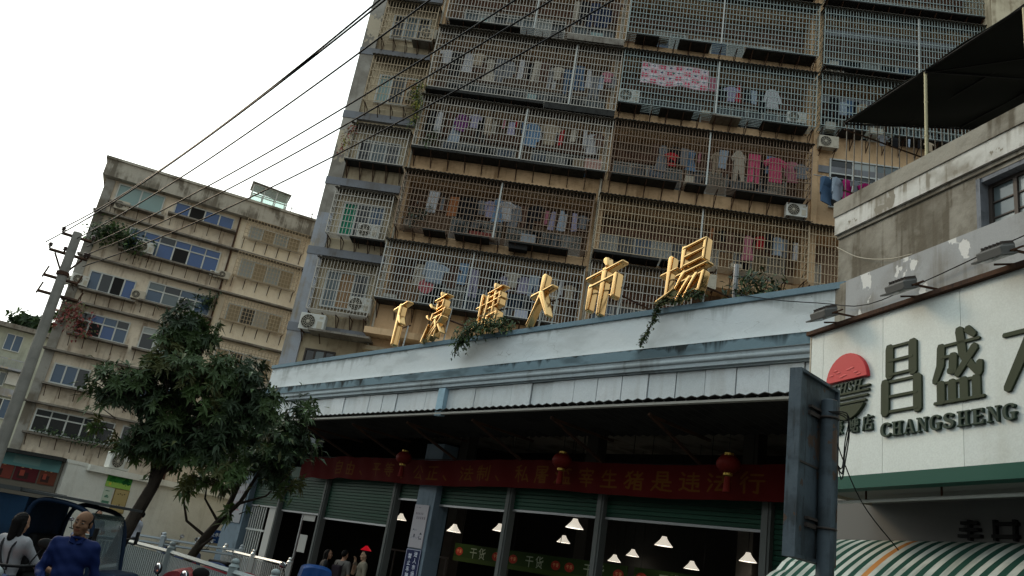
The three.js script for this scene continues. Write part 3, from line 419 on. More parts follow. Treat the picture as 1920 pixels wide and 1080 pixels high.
// quilt
{
  const t = thing('quilt', 'pink and white flowered quilt hung over a rail in a tower cage', 'quilt', FT.at(5.45, 23.4, 0.6), FT.r);
  const map = canvasTex(512, 256, (c, w, h) => {
    c.fillStyle = '#d9bcc4'; c.fillRect(0, 0, w, h);
    for (let i = 0; i < 8; i++) for (let j = 0; j < 4; j++) { const x = (i + 0.5) * 64, y = (j + 0.5) * 64, k = (i + j) % 2; c.fillStyle = k ? '#e8dde2' : '#c84a62'; for (const [a, b] of [[-13, -13], [13, -13], [-13, 13], [13, 13], [0, 0]]) { c.beginPath(); c.arc(x + a, y + b, k ? 9 : 13, 0, 7); c.fill(); } c.fillStyle = k ? '#55506e' : '#e5a0ae'; c.beginPath(); c.arc(x, y, 11, 0, 7); c.fill(); if ((i * 3 + j) % 5 === 0) { c.fillStyle = '#3d7d6c'; c.fillRect(x + 14, y - 8, 18, 18); } }
  });
  const g = new THREE.BoxGeometry(2.9, 1.05, 0.05, 30, 10, 1), p = g.attributes.position;
  for (let i = 0; i < p.count; i++) { const x = p.getX(i), y = p.getY(i); p.setZ(i, p.getZ(i) + 0.05 * Math.sin(x * 5) * (0.55 - y)); p.setY(i, y + 0.04 * Math.sin(x * 2.2) - 0.05 * (x / 2.9)); }
  g.computeVertexNormals(); const m = new THREE.Mesh(g, new THREE.MeshStandardMaterial({ map, roughness: 0.95 })); m.name = 'fabric'; m.position.y = -0.5; t.add(m);
  garment(7.1, 23.15, 0.55, 'towel', 'pink', 'pink towel at the right edge of the flowered quilt', 0.9);
}
// a round pink fan hanging and boxes on cage floors
tag(new GB().add(new THREE.CylinderGeometry(0.3, 0.3, 0.05, 20).rotateX(Math.PI / 2), ...FT.at(-3.35, 11.85, 0.4)).build('round_cushion', M([0.4, 0.1, 0.11])), 'round red cushion hanging behind bars above the first gold letters', 'cushion');
const stuffList = [['white plastic box on the floor of the lowest left cage', 0.55, 11.07, [0.5, 0.35, 0.3], [0.5, 0.52, 0.62]], ['grey storage box on the floor grid of the long lower cage', 0.35, 14.22, [0.6, 0.4, 0.4], [0.3, 0.33, 0.36]], ['dark box hung under the floor grid of the long lower cage', -0.0, 13.9, [0.75, 0.28, 0.4], [0.02, 0.02, 0.02]], ['pinkish carton at the right end of the creeper cage', 2.5, 17.88, [0.7, 0.5, 0.4], [0.4, 0.24, 0.2]], ['brown carton on the floor of the creeper cage', 1.9, 17.88, [0.5, 0.45, 0.4], [0.2, 0.15, 0.1]], ['reddish basin stack at the bottom of the long lower cage', -1.6, 14.22, [0.9, 0.22, 0.3], [0.2, 0.05, 0.04]]];
for (const [l, u, v, s, c] of stuffList) tag(new GB().rbox(...s, 0.03, 0, s[1] / 2, 0).build('storage_box', M(c), scene), l, 'box').position.set(...FT.at(u, v, 0.4));
for (const o of scene.children) if (o.name.startsWith('storage_box')) { o.name = numbered('storage_box'); o.rotation.y = FT.r; }
// ---------------------------------------------------------------- left apartment block
const block = thing('apartment_block', 'weathered beige six storey apartment block with blue windows left of the tower', 'building', [FL.o.x, 0, FL.o.z], FL.r);
{
  const wallM = MT(weather([0.7, 0.62, 0.5], [0.36, 0.29, 0.22], { s: 111, streak: 0.95, cloud: 0.6 })), warmLitM = MT(weather([0.86, 0.76, 0.59], [0.62, 0.5, 0.37], { s: 113, streak: 0.5, cloud: 0.5 }));
  new GB().ab(-2.5, 5.6, 0, 20.4, -11, 0).build('wall', wallM, block);
  new GB().ab(5.6, 22, 0, 20.4, -11, -0.03).build('wall', warmLitM, block);  // warm light on the right part put into this paler colour
  new GB().ab(-2.75, 22, 20.4, 21.45, -11, 0.55).ab(-2.85, 22.1, 21.45, 21.6, -11, 0.65).build('roof_parapet', MT(weather([0.42, 0.39, 0.33], [0.16, 0.14, 0.11], { s: 117, streak: 1, cloud: 1 })), block);
  new GB().ab(-2.52, -2.0, 0, 20.35, 0, 0.1).build('corner_pier', MT(weather([0.3, 0.29, 0.26], [0.16, 0.14, 0.11], { s: 119, cloud: 1 })), block);
  for (const y of [3.6, 6.5, 9.5, 12.45, 15.25, 18.1]) { new GB().ab(-2.6, 22, y, y + 0.1, 0, 0.5).build('ledge', mats.tin, block); }
  // bellies under the window rows
  const B = mats.glassBlue, D = mats.glassDark, P = mats.glassTeal;
  const set = [[-1.75, 0.95, 19.0, 20.28, 2, [P, P, P]], [1.6, 5.2, 19.35, 20.2, 4, [B, D, B, B], 1], [-0.4, 5.0, 16.35, 17.8, 6, [B, mats.glassBlueDull, B, D, B, B], 3, 0.5], [-1.65, 0.9, 13.42, 14.6, 4, [mats.glassBlueDull, D, D, B], 2], [1.55, 5.3, 13.6, 14.85, 4, [mats.glassBlueDull, gg, D, gb], -1, 0.5], [-1.5, 1.3, 10.75, 12.1, 4, [D, D, B, mats.glassBlueDull], 1, 0.5], [2.0, 5.2, 10.75, 12.1, 4, [D, gp, D], -1, 0.4], [-1.8, 0.1, 7.75, 8.9, 3, [mats.glassBlueDull, mats.glassBlueDull, D]], [1.6, 5.2, 7.7, 8.9, 4, [D, gb]], [-1.9, 2.2, 5.0, 6.28, 5, [D], -1, 0.4], [2.6, 5.3, 5.0, 6.28, 3, [D, gg]], [-1.9, 5, 1.2, 2.9, 6, [D, gg]]];
  for (const [a, b, c, d, n, p, open = -1, tr = 0] of set) { windowAt(block, a, b, c, d, 0.02, { n, panes: p, open, transom: tr, fw: 0.07 }); new GB().ab(a - 0.25, b + 0.25, c - 0.16, c - 0.06, 0, 0.6).build('window_ledge', mats.tin, block); for (let x = a; x <= b; x += 0.75) new GB().bar(V(x, c - 0.16, 0.55), V(x, c - 0.75, 0.02), 0.035).build('bracket', mats.rust, block); }
  [[5.95, 9.8, 19.1, 20.2], [5.95, 9.9, 16.5, 17.9], [5.95, 9.9, 13.6, 14.9], [5.95, 9.9, 10.7, 12.0], [5.95, 9.9, 7.8, 9.0], [5.95, 9.9, 5.0, 6.2], [11, 15, 16.5, 17.9], [11, 15, 13.6, 14.9]].forEach(([a, b, c, d], i) => { windowAt(block, a + 0.3, b - 0.3, c + 0.05, d - 0.1, 0, { n: 4, panes: i < 2 ? [gp, mats.glassWarm] : [mats.glassWarm, dk, cu] }); cage(block, a, b, c, d + 0.15, 0.6, { sp: 0.2, hs: 0.26, t: 0.03, mat: mats.barWarm, awn: false, nb: 5 }); });
  new GB().rod(V(5.5, 3, 0.12), V(5.5, 20.4, 0.12), 0.06).build('drain_pipe', mats.rust, block);
  new GB().ab(8.2, 9.2, 10.75, 11.6, 0.62, 0.66).build('shutter_board', mats.plasticOld, block);
  const rl = new GB(); for (let x = 8.4; x < 21; x += 1.4) rl.bar(V(x, 21.55, -0.3), V(x, 22.3, -0.3), 0.05); rl.bar(V(8.4, 22.2, -0.3), V(21, 22.2, -0.3), 0.03); rl.build('roof_rail', mats.rust, block);
  // glazed hut on the roof
  const hut = thing('rooftop_hut', 'small glazed white framed hut on the roof of the left building', 'hut', FL.at(6.9, 21.6, -0.5), FL.r);
  const f = new GB(), h = [1.55, 1.35]; for (const x of [-1.15, -0.4, 0.4, 1.15]) for (const z of [0, -1.6]) f.ab(x - 0.035, x + 0.035, 0, h[0], z - 0.035, z + 0.035);
  for (const y of [0.04, 0.75, 1.52]) f.ab(-1.18, 1.18, y - 0.03, y + 0.03, -0.03, 0.045).ab(-1.18, 1.18, y - 0.03, y + 0.03, -1.645, -1.57); for (const x of [-1.15, 1.15]) for (const y of [0.04, 0.75, 1.52]) f.ab(x - 0.03, x + 0.03, y - 0.025, y + 0.025, -1.6, 0);
  f.build('frame', mats.frame, hut); const gm = new THREE.MeshPhysicalMaterial({ color: new THREE.Color().setRGB(0.75, 0.88, 0.84), transmission: 0.8, roughness: 0.15, thickness: 0 });
  for (let i = 0; i < 3; i++) for (const [y0, y1] of [[0.08, 0.71], [0.79, 1.48]]) for (const z of [0, -1.6]) { const a = [-1.11, -0.36, 0.44][i], b = [-0.44, 0.36, 1.11][i]; new GB().add(new THREE.PlaneGeometry(b - a, y1 - y0), (a + b) / 2, (y0 + y1) / 2, z).build('pane', gm, hut); }
  new GB().box(2.6, 0.06, 1.95, 0, 1.62, -0.8, 0.06, 0, -0.06).build('roof', mats.tin, hut);
}
// ---------------------------------------------------------------- far house at the left edge, with trees behind
const FF = new Frame(-37.8, -65, 32);
{
  const b = thing('far_house', 'pale green grey house with a balcony beyond the utility pole at the left edge', 'building', [FF.o.x, 0, FF.o.z], FF.r);
  new GB().ab(-9, 2.6, 0, 13.8, -9, 0).build('wall', MT(weather([0.42, 0.44, 0.36], [0.26, 0.27, 0.22], { s: 121 })), b);
  new GB().ab(-9.3, 2.9, 13.8, 14.15, -9.4, 0.7).build('roof', mats.tin, b);
  windowAt(b, -1.4, -0.2, 12.1, 13.45, 0, { n: 2, panes: [mats.glassBlueDull] }); windowAt(b, -1.4, -0.45, 9.3, 10.4, 0, { n: 2, panes: [dk, gg] }); windowAt(b, -1.6, 0.7, 6.9, 8.45, 0, { n: 3, panes: [gb, dk] }); windowAt(b, -5, -3, 12.1, 13.4, 0, { n: 3, panes: [gb] }); windowAt(b, -1.5, 0.5, 3.6, 5.2, 0, { n: 3, panes: [dk, gg] });
  new GB().ab(-6, 0.9, 10.6, 10.75, 0, 0.9).ab(-6, 0.9, 11.35, 11.42, 0.84, 0.9).build('balcony', mats.grey, b);
  const r = new GB(); for (let x = -6; x < 0.9; x += 0.15) r.ab(x, x + 0.03, 10.75, 11.35, 0.85, 0.88); r.build('balcony_rail', mats.steel, b);
  new GB().ab(-0.4, 0.8, 9.55, 10.5, 0, 0.25).build('white_board', mats.plastic, b);
  new GB().ab(-9.05, 1.15, 8.6, 9.2, -0.2, 0.2).build('floor_band', mats.grey, b);
}
// ---------------------------------------------------------------- foliage helper: many folded leaves in one geometry
class Leaves {
  constructor() { this.p = []; this.n = 0; }
  leaf(o, dir, up, L, W, droop = 0.2) {        // folded lance shaped leaf, four triangles
    const d = dir.clone().normalize(), s = V().crossVectors(d, up).normalize(), n = V().crossVectors(s, d);
    const a = o, m = o.clone().addScaledVector(d, L * 0.45).addScaledVector(n, -W * 0.18), t = o.clone().addScaledVector(d, L).addScaledVector(V(0, -1, 0), L * droop);
    const l = o.clone().addScaledVector(d, L * 0.5).addScaledVector(s, W / 2), r = o.clone().addScaledVector(d, L * 0.5).addScaledVector(s, -W / 2);
    for (const q of [a, m, l, l, m, t, a, r, m, m, r, t]) this.p.push(q.x, q.y, q.z); this.n++;
  }
  whorl(o, axis, k, L, W, spread = 1) {
    const a = axis.clone().normalize(), u = V(a.y, a.z, a.x).cross(a).normalize(), v = V().crossVectors(a, u), ph = rr(0, 6);
    for (let i = 0; i < k; i++) { const t = ph + i * 2.4 + rr(-0.3, 0.3), d = a.clone().multiplyScalar(rr(0.1, 0.7)).addScaledVector(u, Math.cos(t) * spread).addScaledVector(v, Math.sin(t) * spread); this.leaf(o, d, a.clone().add(V(0, 0.3, 0)), L * rr(0.5, 1.3), W * rr(0.8, 1.2), rr(0.05, 0.5)); }
  }
  geo() { const g = new THREE.BufferGeometry(); g.setAttribute('position', new THREE.BufferAttribute(new Float32Array(this.p), 3)); g.computeVertexNormals(); return proj(g); }
  build(name, mat, parent) { const m = new THREE.Mesh(this.geo(), mat); m.name = name; m.castShadow = m.receiveShadow = true; (parent ?? scene).add(m); return m; }
}
const leafM = (c, o = {}) => new THREE.MeshPhysicalMaterial({ color: new THREE.Color().setRGB(...c), roughness: 0.55, specularIntensity: 0.5, transmission: 0.22, thickness: 0, side: THREE.DoubleSide, ...o });
const LM = { dark: leafM([0.024, 0.045, 0.016]), mid: leafM([0.05, 0.085, 0.025]), olive: leafM([0.09, 0.1, 0.03], { transmission: 0.25 }), light: leafM([0.075, 0.13, 0.035], { transmission: 0.3 }), yellow: leafM([0.3, 0.28, 0.05]), redf: leafM([0.25, 0.06, 0.05]) };
const barkM = MT(weather([0.045, 0.036, 0.028], [0.02, 0.017, 0.014], { s: 131, metres: 1, cloud: 0.8, streak: 0.8 }), { bumpScale: 0.02 });
// branch: list of [x, y, z, r]
function limb(g, pts) { for (let i = 0; i < pts.length - 1; i++) { g.rod(V(...pts[i]), V(...pts[i + 1]), pts[i][3], pts[i + 1][3], 9); g.sph(pts[i + 1][3], pts[i + 1][0], pts[i + 1][1], pts[i + 1][2], 1, 1, 1, 8); } }
// tree: trunk, limbs to lobes, leaf whorls filling uneven lobes
function leafyTree(label, base, trunk, lobes, mlist, nSingle, o = {}) {
  const t = thing('tree', label, 'tree', base);
  const L = ([x, y, z]) => [x - base[0], y - base[1], z - base[2]];
  const tk = new GB(); for (const br of trunk) limb(tk, br.map(([x, y, z, r]) => [...L([x, y, z]), r])); tk.build('trunk', barkM, t);
  const sets = mlist.map(() => new Leaves()), tw = new GB(), singles = [];
  for (const [cx, cy, cz, rx, ry, rz, n, from] of lobes) {
    const f = V(...L(from ?? [cx, cy - ry, cz])), c = V(...L([cx, cy, cz])); 
    for (let i = 0; i < n; i++) {
      const d = V(rr(-1, 1), rr(-1, 1), rr(-1, 1)).normalize(), rad3 = Math.pow(rnd(), 0.42) * (0.72 + 0.42 * vnoise(d.x * 2.2 + 7 + cx, d.y * 2.2 + 9 + d.z * 1.7, 64, 64, 5));
      const p = V(c.x + d.x * rx * rad3, c.y + d.y * ry * rad3, c.z + d.z * rz * rad3);
      if (vnoise(p.x * 2.3 + 40, p.y * 2.3 + p.z * 1.3 + 40, 256, 256, 12) < 0.34) continue;     // gaps
      const ax = V(d.x, d.y * 0.6 + 0.25, d.z), k = Math.min(sets.length - 1, Math.floor(Math.pow(vnoise(p.x * 1.2 + 20, p.y * 1.2 + p.z + 20, 99, 99, 3), 1.3) * sets.length * 1.25));
      sets[k].whorl(p, ax, Math.round(rr(9, 14)), o.L ?? 0.165, o.W ?? 0.052, 1);
      if (rnd() < 0.3) tw.rod(p.clone().lerp(f, 0.35).add(V(rr(-0.06, 0.06), rr(-0.06, 0.06), 0)), p, 0.012, 0.006, 4);
      if (rad3 > 0.75 && d.z > -0.2) singles.push([p.clone().addScaledVector(d, 0.16), ax]);
    }
  }
  tw.build('twigs', barkM, t).userData.kind = 'stuff';
  sets.forEach((s, i) => s.n && (s.build('crown', mlist[i], t).userData.kind = 'stuff'));
  for (let i = 0; i < Math.min(nSingle, singles.length * 3); i++) { const [p, ax] = singles[(i * 7) % singles.length], s = new Leaves(); const d = V(rr(-1, 1), rr(-0.7, 0.6), rr(-0.3, 1)).addScaledVector(ax, 0.6); s.leaf(p, d, V(0, 1, 0.3), 0.24, 0.075, rr(0.1, 0.5)); s.build('leaf', mlist[i % mlist.length], t); }
  return t;
}
leafyTree('large dark glossy leaved tree with the leaning trunk in front of the white wall', [-6.32, 0, -15.75],
  [[[-6.35, 0, -15.7, 0.17], [-6.32, 0.9, -15.78, 0.13], [-6.18, 1.6, -15.85, 0.12], [-6.02, 2.25, -15.9, 0.11], [-5.9, 2.9, -15.9, 0.08], [-5.75, 3.8, -15.8, 0.055], [-5.85, 5.2, -15.8, 0.03]], [[-6.02, 2.2, -15.9, 0.08], [-6.12, 2.7, -15.9, 0.05], [-6.5, 3.4, -15.6, 0.035], [-6.8, 3.9, -15.5, 0.02]], [[-5.95, 2.5, -15.9, 0.06], [-5.4, 3.1, -16, 0.045], [-4.9, 3.9, -16.2, 0.025]], [[-6.15, 1.75, -15.85, 0.03], [-6.05, 1.95, -15.8, 0.012]]],
  [[-6.15, 5.35, -15.8, 0.75, 0.62, 0.8, 250, [-5.85, 4.4, -15.8]], [-6.9, 3.9, -15.5, 0.72, 0.5, 0.7, 220, [-6.3, 3.3, -15.7]], [-5.75, 4.35, -15.8, 0.95, 0.6, 0.9, 300, [-5.8, 3.4, -15.8]], [-5.05, 4.5, -16.0, 0.7, 0.5, 0.6, 190, [-5.3, 3.5, -16]], [-6.3, 3.0, -15.7, 0.8, 0.42, 0.7, 200, [-6, 2.7, -15.9]], [-5.5, 2.75, -15.9, 0.7, 0.36, 0.6, 150, [-5.9, 2.6, -15.9]], [-4.8, 3.65, -16.1, 0.7, 0.5, 0.6, 190, [-5.3, 3.1, -16]], [-4.9, 2.85, -16.1, 0.5, 0.35, 0.5, 80, [-5.3, 2.8, -16]], [-6.4, 4.75, -15.6, 0.6, 0.45, 0.6, 130, [-5.9, 4, -15.8]], [-7.0, 3.3, -15.4, 0.45, 0.35, 0.4, 60, [-6.5, 3.2, -15.6]], [-6.0, 3.65, -15.6, 0.9, 0.5, 0.6, 260, [-5.9, 3, -15.9]], [-5.2, 3.2, -15.9, 0.8, 0.45, 0.6, 200, [-5.6, 2.8, -15.9]], [-4.5, 4.1, -16.2, 0.55, 0.4, 0.5, 110, [-5, 3.5, -16.1]], [-5.35, 3.75, -15.8, 0.7, 0.45, 0.6, 180, [-5.7, 3.2, -15.9]], [-6.35, 4.35, -15.6, 0.6, 0.4, 0.5, 120, [-6, 3.6, -15.8]], [-5.0, 2.65, -16.0, 0.6, 0.3, 0.5, 110, [-5.5, 2.6, -15.9]]], [LM.dark, LM.mid, LM.olive, LM.light], 110);
leafyTree('thinner forked tree with bare lower branches and drooping leaf clusters before the market corner', [-5.75, 0, -18.1],
  [[[-5.85, 0, -18.1, 0.11], [-5.8, 0.75, -18.1, 0.1], [-5.5, 1.5, -18.2, 0.09], [-5.25, 2.0, -18.25, 0.07], [-5.15, 2.6, -18.3, 0.05], [-4.95, 3.4, -18.3, 0.035], [-4.7, 4.2, -18.3, 0.02]], [[-5.4, 1.7, -18.2, 0.06], [-4.95, 2.3, -18.1, 0.045], [-4.65, 3.1, -18.0, 0.03], [-4.3, 3.7, -18, 0.018]], [[-5.5, 1.5, -18.2, 0.035], [-5.95, 1.75, -18.1, 0.026], [-6.1, 2.15, -18, 0.02], [-6.05, 2.6, -18, 0.014]], [[-5.35, 1.85, -18.2, 0.03], [-5.7, 2.25, -18.1, 0.02], [-5.75, 2.85, -18, 0.014]], [[-5.0, 2.25, -18.1, 0.03], [-4.4, 2.5, -17.9, 0.018], [-3.95, 3.1, -17.8, 0.012]], [[-5.65, 1.15, -18.15, 0.05], [-5.3, 1.5, -18.0, 0.02]]],
  [[-4.6, 3.55, -18.1, 0.95, 0.6, 0.8, 280, [-4.9, 2.9, -18.2]], [-4.35, 3.7, -17.9, 0.5, 0.5, 0.5, 130, [-4.3, 3.2, -18]], [-4.0, 4.45, -17.8, 0.3, 0.35, 0.3, 18, [-4.1, 3.9, -17.9]], [-6.05, 2.55, -17.9, 0.3, 0.35, 0.3, 16, [-6, 2.2, -18]], [-4.95, 2.05, -18.1, 0.32, 0.22, 0.3, 20, [-5.1, 2, -18.1]], [-5.3, 3.2, -18.2, 0.6, 0.45, 0.6, 170, [-5.2, 2.8, -18.2]], [-4.15, 2.95, -17.9, 0.5, 0.35, 0.5, 110, [-4.4, 2.7, -18]]], [LM.dark, LM.mid, LM.mid, LM.olive, LM.light], 140, { L: 0.2, W: 0.06 });
// trees beyond the far house
leafyTree('far bushy green tree showing between the far house and the utility pole', [-41.5, 0, -80], [[[-41.5, 0, -80, 0.4], [-41.5, 12, -80, 0.25], [-41, 16, -80, 0.1]]], [[-41, 17.2, -80, 4.2, 2.6, 3, 170], [-44, 17.0, -80, 2.2, 2.2, 2, 80]], [LM.mid, LM.light], 0, { L: 0.8, W: 0.34 });
leafyTree('far flat topped dark tree on the skyline at the left edge', [-48, 0, -81], [[[-48, 0, -81, 0.4], [-48, 13, -81, 0.25], [-47.6, 16.5, -81, 0.1]], [[-47.8, 15, -81, 0.12], [-45.5, 17.6, -81, 0.05]]], [[-47.2, 18.1, -81, 2.9, 0.9, 2, 70], [-45.5, 17.4, -81, 1.8, 0.6, 1.4, 28]], [LM.dark, LM.mid], 0, { L: 0.7, W: 0.3 });
// creepers and pot plants on the facades
function creeper(name, label, pts, r, n, ms, L, W, cat = 'creeper') {
  const t = thing(name, label, cat, pts[0]); const P = pts.map((p) => V(p[0] - pts[0][0], p[1] - pts[0][1], p[2] - pts[0][2])), cv = new THREE.CatmullRomCurve3(P), st = new GB(); st.add(new THREE.TubeGeometry(cv, 16, 0.012, 5)); st.build('stem', barkM, t);
  const sets = ms.map(() => new Leaves());
  for (let i = 0; i < n; i++) { const p = cv.getPoint(rnd()), d = V(rr(-1, 1), rr(-1, 1), rr(-1, 1)); p.addScaledVector(d, r * Math.sqrt(rnd())); sets[i % ms.length].leaf(p, V(rr(-1, 1), rr(-1, 0.5), rr(-0.4, 1)), V(rr(-0.4, 0.4), 1, 0.4), L * rr(0.6, 1.2), W * rr(0.7, 1.2), 0.3); }
  sets.forEach((s, i) => { s.build('foliage', ms[i], t).userData.kind = 'stuff'; }); return t;
}
creeper('creeper', 'leafy green creeper hanging over the upper left windows of the left building', [FL.at(-2.1, 16.6, 0.6), FL.at(-1.2, 17.2, 0.7), FL.at(-0.4, 16.9, 0.7), FL.at(0.6, 16.5, 0.6)], 0.75, 700, [LM.mid, LM.dark, LM.light], 0.3, 0.18);
creeper('flowering_creeper', 'reddish flowering creeper at the left corner of the left building', [FL.at(-2.6, 11.0, 0.5), FL.at(-1.9, 11.9, 0.6), FL.at(-1.2, 11.4, 0.7), FL.at(-0.9, 10.6, 0.7)], 0.75, 420, [LM.redf, LM.olive, LM.redf], 0.22, 0.15);
creeper('potted_plant', 'dark green plant spilling from a window ledge of the left building', [FL.at(4.9, 14.2, 0.5), FL.at(5.3, 14.8, 0.6)], 0.5, 160, [LM.mid, LM.dark], 0.25, 0.14, 'plant');
creeper('potted_plant', 'low row of green ledge plants under the lowest windows of the left building', [FL.at(-1.5, 5.15, 0.5), FL.at(0.5, 5.05, 0.5), FL.at(1.8, 5.1, 0.5)], 0.28, 260, [LM.mid, LM.dark], 0.2, 0.1, 'plant');
creeper('hanging_vine', 'yellow green vine hanging from the corner of an upper tower cage', [FT.at(-5.25, 20.7, 0.9), FT.at(-5.3, 20.2, 0.9), FT.at(-5.2, 19.5, 0.9), FT.at(-5.25, 18.6, 0.85)], 0.3, 260, [LM.yellow, LM.light], 0.2, 0.08, 'vine');
creeper('potted_plant', 'leafy plant inside the left end of the creeper cage on the tower', [FT.at(-4.6, 18.0, 0.5), FT.at(-4.2, 18.7, 0.5)], 0.35, 140, [LM.mid, LM.light], 0.2, 0.07, 'plant');
creeper('potted_plant', 'dusty grey green bush inside the left end of the long lower cage', [FT.at(-4.5, 14.5, 0.4), FT.at(-3.9, 15.1, 0.45)], 0.5, 260, [LM.dark, leafM([0.1, 0.11, 0.1])], 0.16, 0.08, 'plant');
creeper('flowering_plant', 'pink flowered creeper at the edge of a narrow left cage of the tower', [FT.at(-7.9, 17.0, 0.7), FT.at(-7.85, 17.8, 0.75), FT.at(-7.6, 18.4, 0.75)], 0.22, 120, [LM.redf, LM.yellow], 0.14, 0.09, 'plant');
creeper('parapet_plant', 'green bush growing over the market parapet below the third gold letter', [FM.at(-1.1, 6.72, 0.0), FM.at(-1.5, 6.75, 0.25), FM.at(-2.1, 6.6, 0.3), FM.at(-2.45, 6.35, 0.25)], 0.24, 900, [LM.mid, LM.dark, LM.light], 0.1, 0.055, 'plant');
creeper('parapet_plant', 'thin leafy strands trailing down the parapet left of the green bush', [FM.at(-2.3, 6.5, 0.22), FM.at(-2.55, 6.3, 0.2), FM.at(-2.6, 6.12, 0.18)], 0.1, 60, [LM.dark], 0.09, 0.05, 'plant');
creeper('hanging_vine', 'narrow ivy vine trailing diagonally down the white parapet under the last gold letter', [FM.at(3.05, 6.75, 0.02), FM.at(2.95, 6.6, 0.2), FM.at(2.88, 6.4, 0.17), FM.at(2.72, 6.1, 0.16), FM.at(2.6, 5.9, 0.17)], 0.06, 420, [LM.mid, LM.dark, LM.olive], 0.06, 0.045, 'vine');
creeper('roof_plant', 'weedy green plants growing behind the parapet right of the last gold letter', [FM.at(3.9, 6.75, -0.5), FM.at(4.3, 7.05, -0.6), FM.at(4.8, 6.85, -0.6)], 0.35, 420, [LM.mid, LM.dark], 0.14, 0.06, 'plant');
creeper('roof_plant', 'short ivy tuft at the foot of the last gold letter', [FM.at(3.15, 6.7, 0.1), FM.at(3.55, 6.75, 0.12), FM.at(3.8, 6.72, 0.1)], 0.11, 240, [LM.dark, LM.mid], 0.07, 0.05, 'plant');
// ---------------------------------------------------------------- covered market
const market = thing('market_hall', 'long pale blue market hall front with panelled fascia and dark open stalls', 'building', [FM.o.x, 0, FM.o.z], FM.r);
const XL = -11.7, XR = 6.35, BK = -2;         // fascia ends, recess of the shop fronts
{
  new GB().ab(XL, XR, 5.83, 6.5, -0.25, 0).build('parapet', mats.facade, market);
  new GB().ab(XL - 0.03, XR - 0.13, 6.5, 6.6, -0.28, 0.04).build('parapet_cap', mats.trimPlain, market);
  new GB().ab(XR - 0.13, XR + 0.02, 5.83, 6.6, -0.27, 0.03).build('end_stripe', M([0.1, 0.2, 0.3]), market);
  new GB().ab(XL, XR, 5.64, 5.83, -0.25, 0.14).build('drip_band', mats.facade, market);
  const cor = new GB(); for (const [y0, y1, z] of [[5.57, 5.64, 0.11], [5.53, 5.57, 0.06], [5.44, 5.53, 0.09], [5.41, 5.44, 0.04]]) cor.ab(XL, XR, y0, y1, -0.2, z); cor.add(new THREE.CylinderGeometry(0.05, 0.05, XR - XL, 12, 1), (XL + XR) / 2, 5.55, 0.075, 0, 0, Math.PI / 2); cor.build('cornice', mats.cornice, market);
  // fascia panels, one by one, wider joints recessed onto a dark back board
  new GB().ab(XL, XR, 4.9, 5.41, -0.2, -0.035).build('back_board', mats.black, market);
  const joints = []; let x = 5.63; while (x > XL) { joints.push(x); x -= 0.578; }
  const pan = [0, 1, 2, 3].map((i) => MT(mats.white.map, { color: new THREE.Color().setRGB(0.93 + i * 0.025, 0.94 + i * 0.02, 0.95 + i * 0.02), roughness: 0.5 }));
  const put = (a, b) => { if (b - a > 0.05) { const m = new GB().ab(a + 0.009, b - 0.009, 4.91, 5.4, -0.035, 0.0).build('fascia_panel', pan[Math.floor(rnd() * 4)], market); m.rotation.x = rr(-0.004, 0.004); } };
  put(5.63, XR); for (let i = 0; i < joints.length - 1; i++) { const a = joints[i + 1], b = joints[i]; if (a < -2.83 && b > -3.06) { put(a, -3.06); put(-2.83, b); } else put(a, b); }
  new GB().ab(-3.06, -2.83, 4.8, 5.42, -0.03, 0.09).build('pilaster', MT(mats.trimPlain.map, { color: new THREE.Color().setRGB(1.9, 1.9, 1.9) }), market);
  // corrugated canopy under the fascia, wavy edge showing, underside shade in its dark colour
  const cs = new THREE.Shape(), n = Math.round((XR - 0.5 - XL) / 0.11); cs.moveTo(XL, 0);
  for (let i = 0; i <= n; i++) { const q = XL + (XR - 0.5 - XL) * i / n; cs.lineTo(q, i % 2 ? 0.035 : 0); } for (let i = n; i >= 0; i--) { const q = XL + (XR - 0.5 - XL) * i / n; cs.lineTo(q, (i % 2 ? 0.035 : 0) + 0.012); } cs.closePath();
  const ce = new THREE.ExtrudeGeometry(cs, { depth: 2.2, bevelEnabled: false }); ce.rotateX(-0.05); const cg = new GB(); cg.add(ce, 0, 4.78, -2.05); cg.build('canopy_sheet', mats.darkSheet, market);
  new GB().ab(XL, XR - 0.45, 4.825, 4.865, 0.0, 0.1).build('canopy_edge', M([0.45, 0.44, 0.4]), market);
  new GB().ab(XR - 0.62, XR - 0.2, 4.66, 4.82, -0.6, 0.02).bar(V(XR - 0.62, 4.66, 0), V(XR - 0.1, 4.3, -0.6), 0.04).build('canopy_bracket', M([0.35, 0.36, 0.35]), market);
  for (let u = -9; u < 5; u += 2.35) new GB().bar(V(u, 4.72, -0.1), V(u, 4.1, BK), 0.05).bar(V(u, 4.7, -0.15), V(u, 4.68, BK), 0.05).build('canopy_strut', mats.rust, market);
  // hall: roof, walls
  new GB().ab(-16.6, 7.6, 6.0, 6.15, -9.8, -0.25).build('roof', mats.concrete, market);
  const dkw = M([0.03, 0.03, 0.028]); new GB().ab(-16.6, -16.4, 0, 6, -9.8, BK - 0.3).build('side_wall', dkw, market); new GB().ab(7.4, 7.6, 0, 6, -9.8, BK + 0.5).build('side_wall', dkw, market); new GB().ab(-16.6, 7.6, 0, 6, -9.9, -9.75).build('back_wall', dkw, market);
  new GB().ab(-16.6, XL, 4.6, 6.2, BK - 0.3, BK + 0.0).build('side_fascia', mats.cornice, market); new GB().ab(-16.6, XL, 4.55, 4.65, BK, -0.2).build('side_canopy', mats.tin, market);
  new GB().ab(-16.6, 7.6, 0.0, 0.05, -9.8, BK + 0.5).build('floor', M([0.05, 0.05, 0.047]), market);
  // columns and shutter posts, their colours darkened to carry the recess shade
  const colM = MT(weather([0.15, 0.205, 0.255], [0.1, 0.14, 0.17], { s: 141, metres: 3 }), { roughness: 0.6 });
